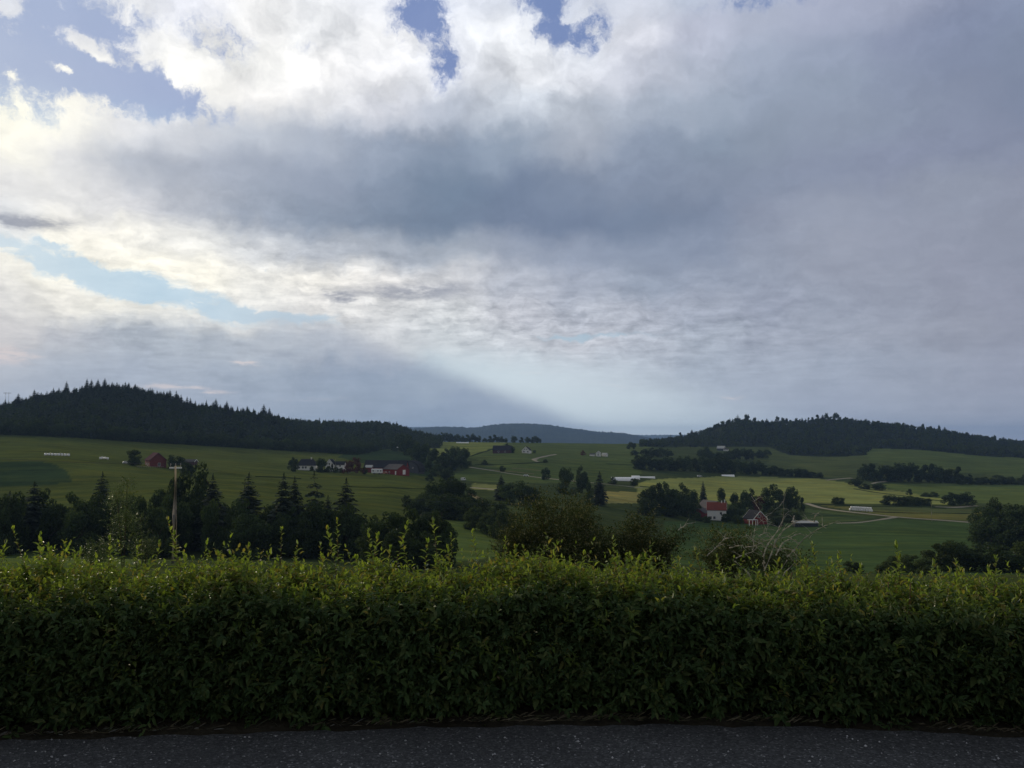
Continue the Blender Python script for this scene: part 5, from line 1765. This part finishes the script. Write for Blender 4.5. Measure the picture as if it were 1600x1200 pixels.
car(gp(198, 725), R(25), 'pale car parked left of the round bush at the small red barn', 'white_metal')

# bales
mbp = MB()
seg = 14
prof = [(0.0, 0.05), (0.45, 0.0), (0.58, 0.06), (0.63, 0.2), (0.63, 1.0), (0.58, 1.14), (0.45, 1.2), (0.0, 1.16)]
vs, fs = [], []
for rr_, zz_ in prof:
    for k in range(seg):
        a = 2 * math.pi * k / seg
        q = 1 + 0.02 * math.sin(3 * a + zz_ * 5)
        vs.append((rr_ * q * math.cos(a), rr_ * q * math.sin(a), zz_))
for i in range(len(prof) - 1):
    for k in range(seg):
        fs.append((i * seg + k, i * seg + (k + 1) % seg, (i + 1) * seg + (k + 1) % seg, (i + 1) * seg + k))
mbp.add(vs, fs)
bale0 = None


def bale(p, label, group, sc=1.0):
    global bale0
    if bale0 is None:
        bale0 = mbp.build('hay_bale', M['white_film'], None, True)
        o = bale0
    else:
        o = bale0.copy()
        COL.objects.link(o)
    o.location = p
    o.scale = (sc,) * 3
    o.rotation_euler = (0, 0, random.uniform(0, 6))
    tag(o, label, 'hay bale', group)


p0, p1 = gp(1329, 797.5), gp(1362, 799.5)
for row in range(2):
    for k in range(10 - row):
        t = (k + 0.5 * row) / 9
        q = p0.lerp(p1, t)
        for back in range(1):
            bale(Vector((q.x + random.uniform(-.1, .1), q.y + random.uniform(-.2, .2), H(q.x, q.y) - 0.03 + row * 1.22)), 'white wrapped bale in the two-layer stack beside the pale track', 'white bales stacked beside the track', 1.06)
p0, p1 = gp(71, 711.5), gp(107, 712.5)
for k in range(8):
    q = p0.lerp(p1, k / 7)
    bale(Vector((q.x, q.y, H(q.x, q.y) - 0.03)), 'white wrapped bale in the single row in the far left hay field', 'white bales in a row in the left hay field', 1.0)
for px, py in ((157, 717.5), (160, 717), (164, 717.2), (168, 717.8)):
    q = gp(px, py)
    bale(Vector((q.x, q.y, q.z - 0.03)), 'pale bale in the small heap left of the small red barn', 'pale bales in a small heap', 0.95)

# far farms
building('barn', 'purple-brown barn with small light openings left of the far white house', 'barn', gp(785, 708), R(-6), 19, 10, 3.3, 4.4, 'purple_wall', 'dark_roof', windows=[('front', -3.5, 0.8, 1.6, 1.6), ('front', 3.4, 1.0, 1.5, 1.3)])
building('shed', 'small shed with a big pale door at the left end of the purple-brown barn', 'shed', gp(773.5, 707.5), R(-6), 4.5, 5, 2.8, 1.2, 'purple_wall', 'dark_roof', doors=[('front', 0, 2.8, 2.4, 'white_paint')])
building('house', 'white gabled house alone on the far green slope', 'house', gp(823, 708), R(76), 9, 8.2, 3.0, 3.6, 'white_wall', 'dark_roof', trim='white_paint',
         windows=[('left', -2.2, 0.9, 1.3, 1.3), ('left', 2.0, 0.9, 1.5, 1.3), ('left', -1.1, 3.5, 1.0, 1.1), ('left', 1.1, 3.5, 1.0, 1.1)])
building('house', 'tall white gabled house in the middle of the small far farm', 'house', gp(935, 713), R(80), 6, 5.0, 3.8, 2.0, 'white_wall', 'pale_roof', windows=[('left', 0, 1.0, 1.4, 1.3), ('left', 0, 3.2, 1.0, 1.0)])
building('shed', 'low white shed at the left of the small far farm', 'shed', gp(925.5, 712.5), R(-4), 6, 4, 1.8, 1.0, 'white_wall', 'grey_roof')
building('shed', 'white shed with a pale roof at the right of the small far farm', 'shed', gp(945, 713), R(-30), 5.5, 4.5, 2.0, 1.6, 'white_wall', 'pale_roof')
building('house', 'white house with a pale grey roof among trees on the right hill', 'house', gp(1127, 704), R(-30), 10, 8, 3.2, 3.2, 'grey_wall', 'pale_roof', trim='white_paint', windows=[('right', 0, 1.0, 2.0, 1.4)])
building('house', 'low white annex right of the pale-roofed house on the right hill', 'house', gp(1134, 704.5), R(-5), 7, 5, 2.4, 1.2, 'white_wall', 'grey_roof', windows=[('front', -1.6, 0.8, 1.6, 1.2), ('front', 1.4, 0.8, 1.6, 1.2)])


def polytunnel(p, rz, L, r, label):
    e = empty('polytunnel', (p.x, p.y, p.z), rz)
    tag(e, label, 'polytunnel')
    arc = [(r * math.cos(a), r * 0.75 * math.sin(a)) for a in np.linspace(0, math.pi, 11)]
    MB().prism([(r, -0.6)] + arc + [(-r, -0.6)], -L / 2, L / 2, 'x').build('cover', M['white_film'], e, False)
    for s in (-1, 1):
        lo, hi = sorted((s * L / 2, s * (L / 2 + 0.06)))
        MB().box(lo, hi, -0.9, 0.9, 0, 2.0).build('door', M['grey_wall'], e)


polytunnel(gp(973, 751), R(-4), 18, 3.6, 'longest white polytunnel, with a bush at each end in front')
polytunnel(gp(993, 748.5), R(-4), 6.5, 3.6, 'short white polytunnel just right of the longest one')
polytunnel(gp(1008, 746.8), R(-2), 16, 1.6, 'low narrow white polytunnel right of the other two')
polytunnel(gp(1137, 744.5), R(0), 12, 2.2, 'low white polytunnel at the upper edge of the pale hay field')
polytunnel(on_ground(723, 1180), R(0), 18, 1.5, 'thin white polytunnel in the yellow field on the far ridge')
polytunnel(gp(623, 684) if False else on_ground(624, 980), R(4), 12, 1.3, 'thin pale polytunnel in the gap of the wood behind the left farm')

# right farm
building('house', 'white two-storey farmhouse with a red tiled roof and white gable boards', 'house', gp(1120, 812), R(-14), 9.8, 7.0, 5.5, 3.5, 'white_wall', 'red_roof', trim='white_paint', chimneys=[(2.6, 0.9, 0.6), (4.2, 1.5, 0.6)],
         windows=[('front', -3.2, 0.6, 1.1, 1.4), ('front', -1.2, 0.6, 1.1, 1.4), ('front', 2.2, 3.1, 1.1, 1.2), ('right', -1.5, 1.0, 1.0, 1.3), ('right', 1.5, 1.0, 1.0, 1.3), ('front', 3.0, 0.6, 1.1, 1.4)])
building('barn', 'large dark red barn with pale gable boards behind the red-roofed farmhouse', 'barn', gp(1110, 803), R(-68), 13, 10, 3.6, 3.8, 'dull_red_wall', 'grey_roof', trim='grey_roof')
building('barn', 'bright red gabled outbuilding with a grey roof left of the red-roofed farmhouse', 'barn', gp(1094, 806), R(-118), 9, 7.5, 1.9, 2.5, 'red_wall', 'grey_roof')
building('cottage', 'red cottage with white gable boards and a white porch, right of the farmhouse', 'cottage', gp(1180, 818), R(-72), 8.5, 8.2, 2.6, 4.0, 'red_wall', 'dark_roof', trim='white_paint',
         windows=[('right', -0.8, 3.4, 1.8, 1.3)])
pp = gp(1171, 819)
e = empty('porch', (pp.x, pp.y - 5.6, H(pp.x, pp.y - 5.6)), R(10))
tag(e, 'white open porch with posts in front of the red cottage', 'porch')
MB().box(-2.4, 2.4, -1.2, 1.2, 2.5, 2.7).build('roof', M['pale_roof'], e)
for u in (-2.2, -0.5, 1.2, 2.2):
    MB().box(u - 0.14, u + 0.14, -1.1, -0.85, -0.8, 2.5).build('post', M['white_paint'], e)
building('shed', 'low dark shelter with a pale flat roof behind the dead branches', 'shed', gp(1258, 822), R(-4), 11, 5, 1.7, 0.7, 'dark_metal', 'pale_roof')


# power pole and other posts
def power_pole(p, top, label, name='power_pole', small=False):
    e = empty(name, (p.x, p.y, p.z))
    tag(e, label, 'pole')
    h = top_height(p, top)
    r0 = 0.18 if not small else 0.14
    MB().tube([(0, 0, -0.4), (0.0, 0, h * 0.5), (0.05 if not small else 0, 0, h)], [r0, r0 * 0.88, r0 * 0.75], 10).build('post', M['pole_wood'], e, True)
    if small:
        return e
    MB().tube([(0.34, 0.3, -0.4), (0.18, 0.1, h * 0.55), (0.10, 0.02, h - 0.3)], [0.075, 0.07, 0.06], 8).build('brace', M['pole_wood'], e, True)
    MB().box(-0.62, 0.72, -0.09, 0.09, h - 0.28, h - 0.12).build('crossarm', M['white_paint'], e)
    for u in (-0.5, 0.05, 0.6):
        mb = MB()
        mb.tube([(u, 0, h - 0.12), (u, 0, h + 0.02), (u, 0, h + 0.04), (u, 0, h + 0.12), (u, 0, h + 0.14), (u, 0, h + 0.24), (u, 0, h + 0.30)], [0.02, 0.02, 0.07, 0.06, 0.085, 0.06, 0.03], 8)
        mb.build('insulator', M['porcelain'], e, True)
    return e


M['pole_wood'] = material('pole_wood', (0.21, 0.205, 0.195), 0.85, 0.3, 5, 0.15)
pole = power_pole(on_ground(277, 92), 728, 'tall weathered wooden power pole with a white crossarm, right of the slender birch')
power_pole(gp(524, 738), 717, 'thin pale pole in front of the white farmhouse wing', 'pole', True)
power_pole(gp(1456, 815), 789, 'thin pole beside the pale track below the right bushes', 'pole', True)
power_pole(gp(1383.5, 808), 803, 'short dark post at the junction of the two pale tracks', 'post', True)
pt = on_ground(12, 860)
e = empty('transmission_mast', (pt.x, pt.y, pt.z))
tag(e, 'small double-legged transmission mast on the left end of the hill skyline', 'mast')
h = top_height(pt, 613)
for u in (-1.6, 1.6):
    MB().tube([(u, 0, -0.5), (u, 0, h)], [0.22, 0.15], 6).build('leg', M['weathered_wood'], e)
MB().box(-4.2, 4.2, -0.12, 0.12, h - 0.9, h - 0.6).build('crossarm', M['weathered_wood'], e)

# thin wires from the pole head away to both sides
hp = pole.location + Vector((0, 0, top_height(pole.location, 728)))
for du, lab in ((-0.5, 'left wire of the three thin power lines at the pole head'), (0.05, 'middle wire of the three thin power lines at the pole head'), (0.6, 'right wire of the three thin power lines at the pole head')):
    mb = MB()
    for tgt in (Vector((-150, 150, hp.z + 9)), Vector((20, 215, hp.z - 13))):
        a = hp + Vector((du, 0, 0.24))
        b = tgt + Vector((du, du, 0))
        mb.tube([a.lerp(b, t) - Vector((0, 0, 4.5 * 4 * t * (1 - t) * 0.6)) for t in np.linspace(0, 1, 22)], 0.009, 4)
    tag(mb.build('power_line', M['dark_metal']), lab, 'wire')
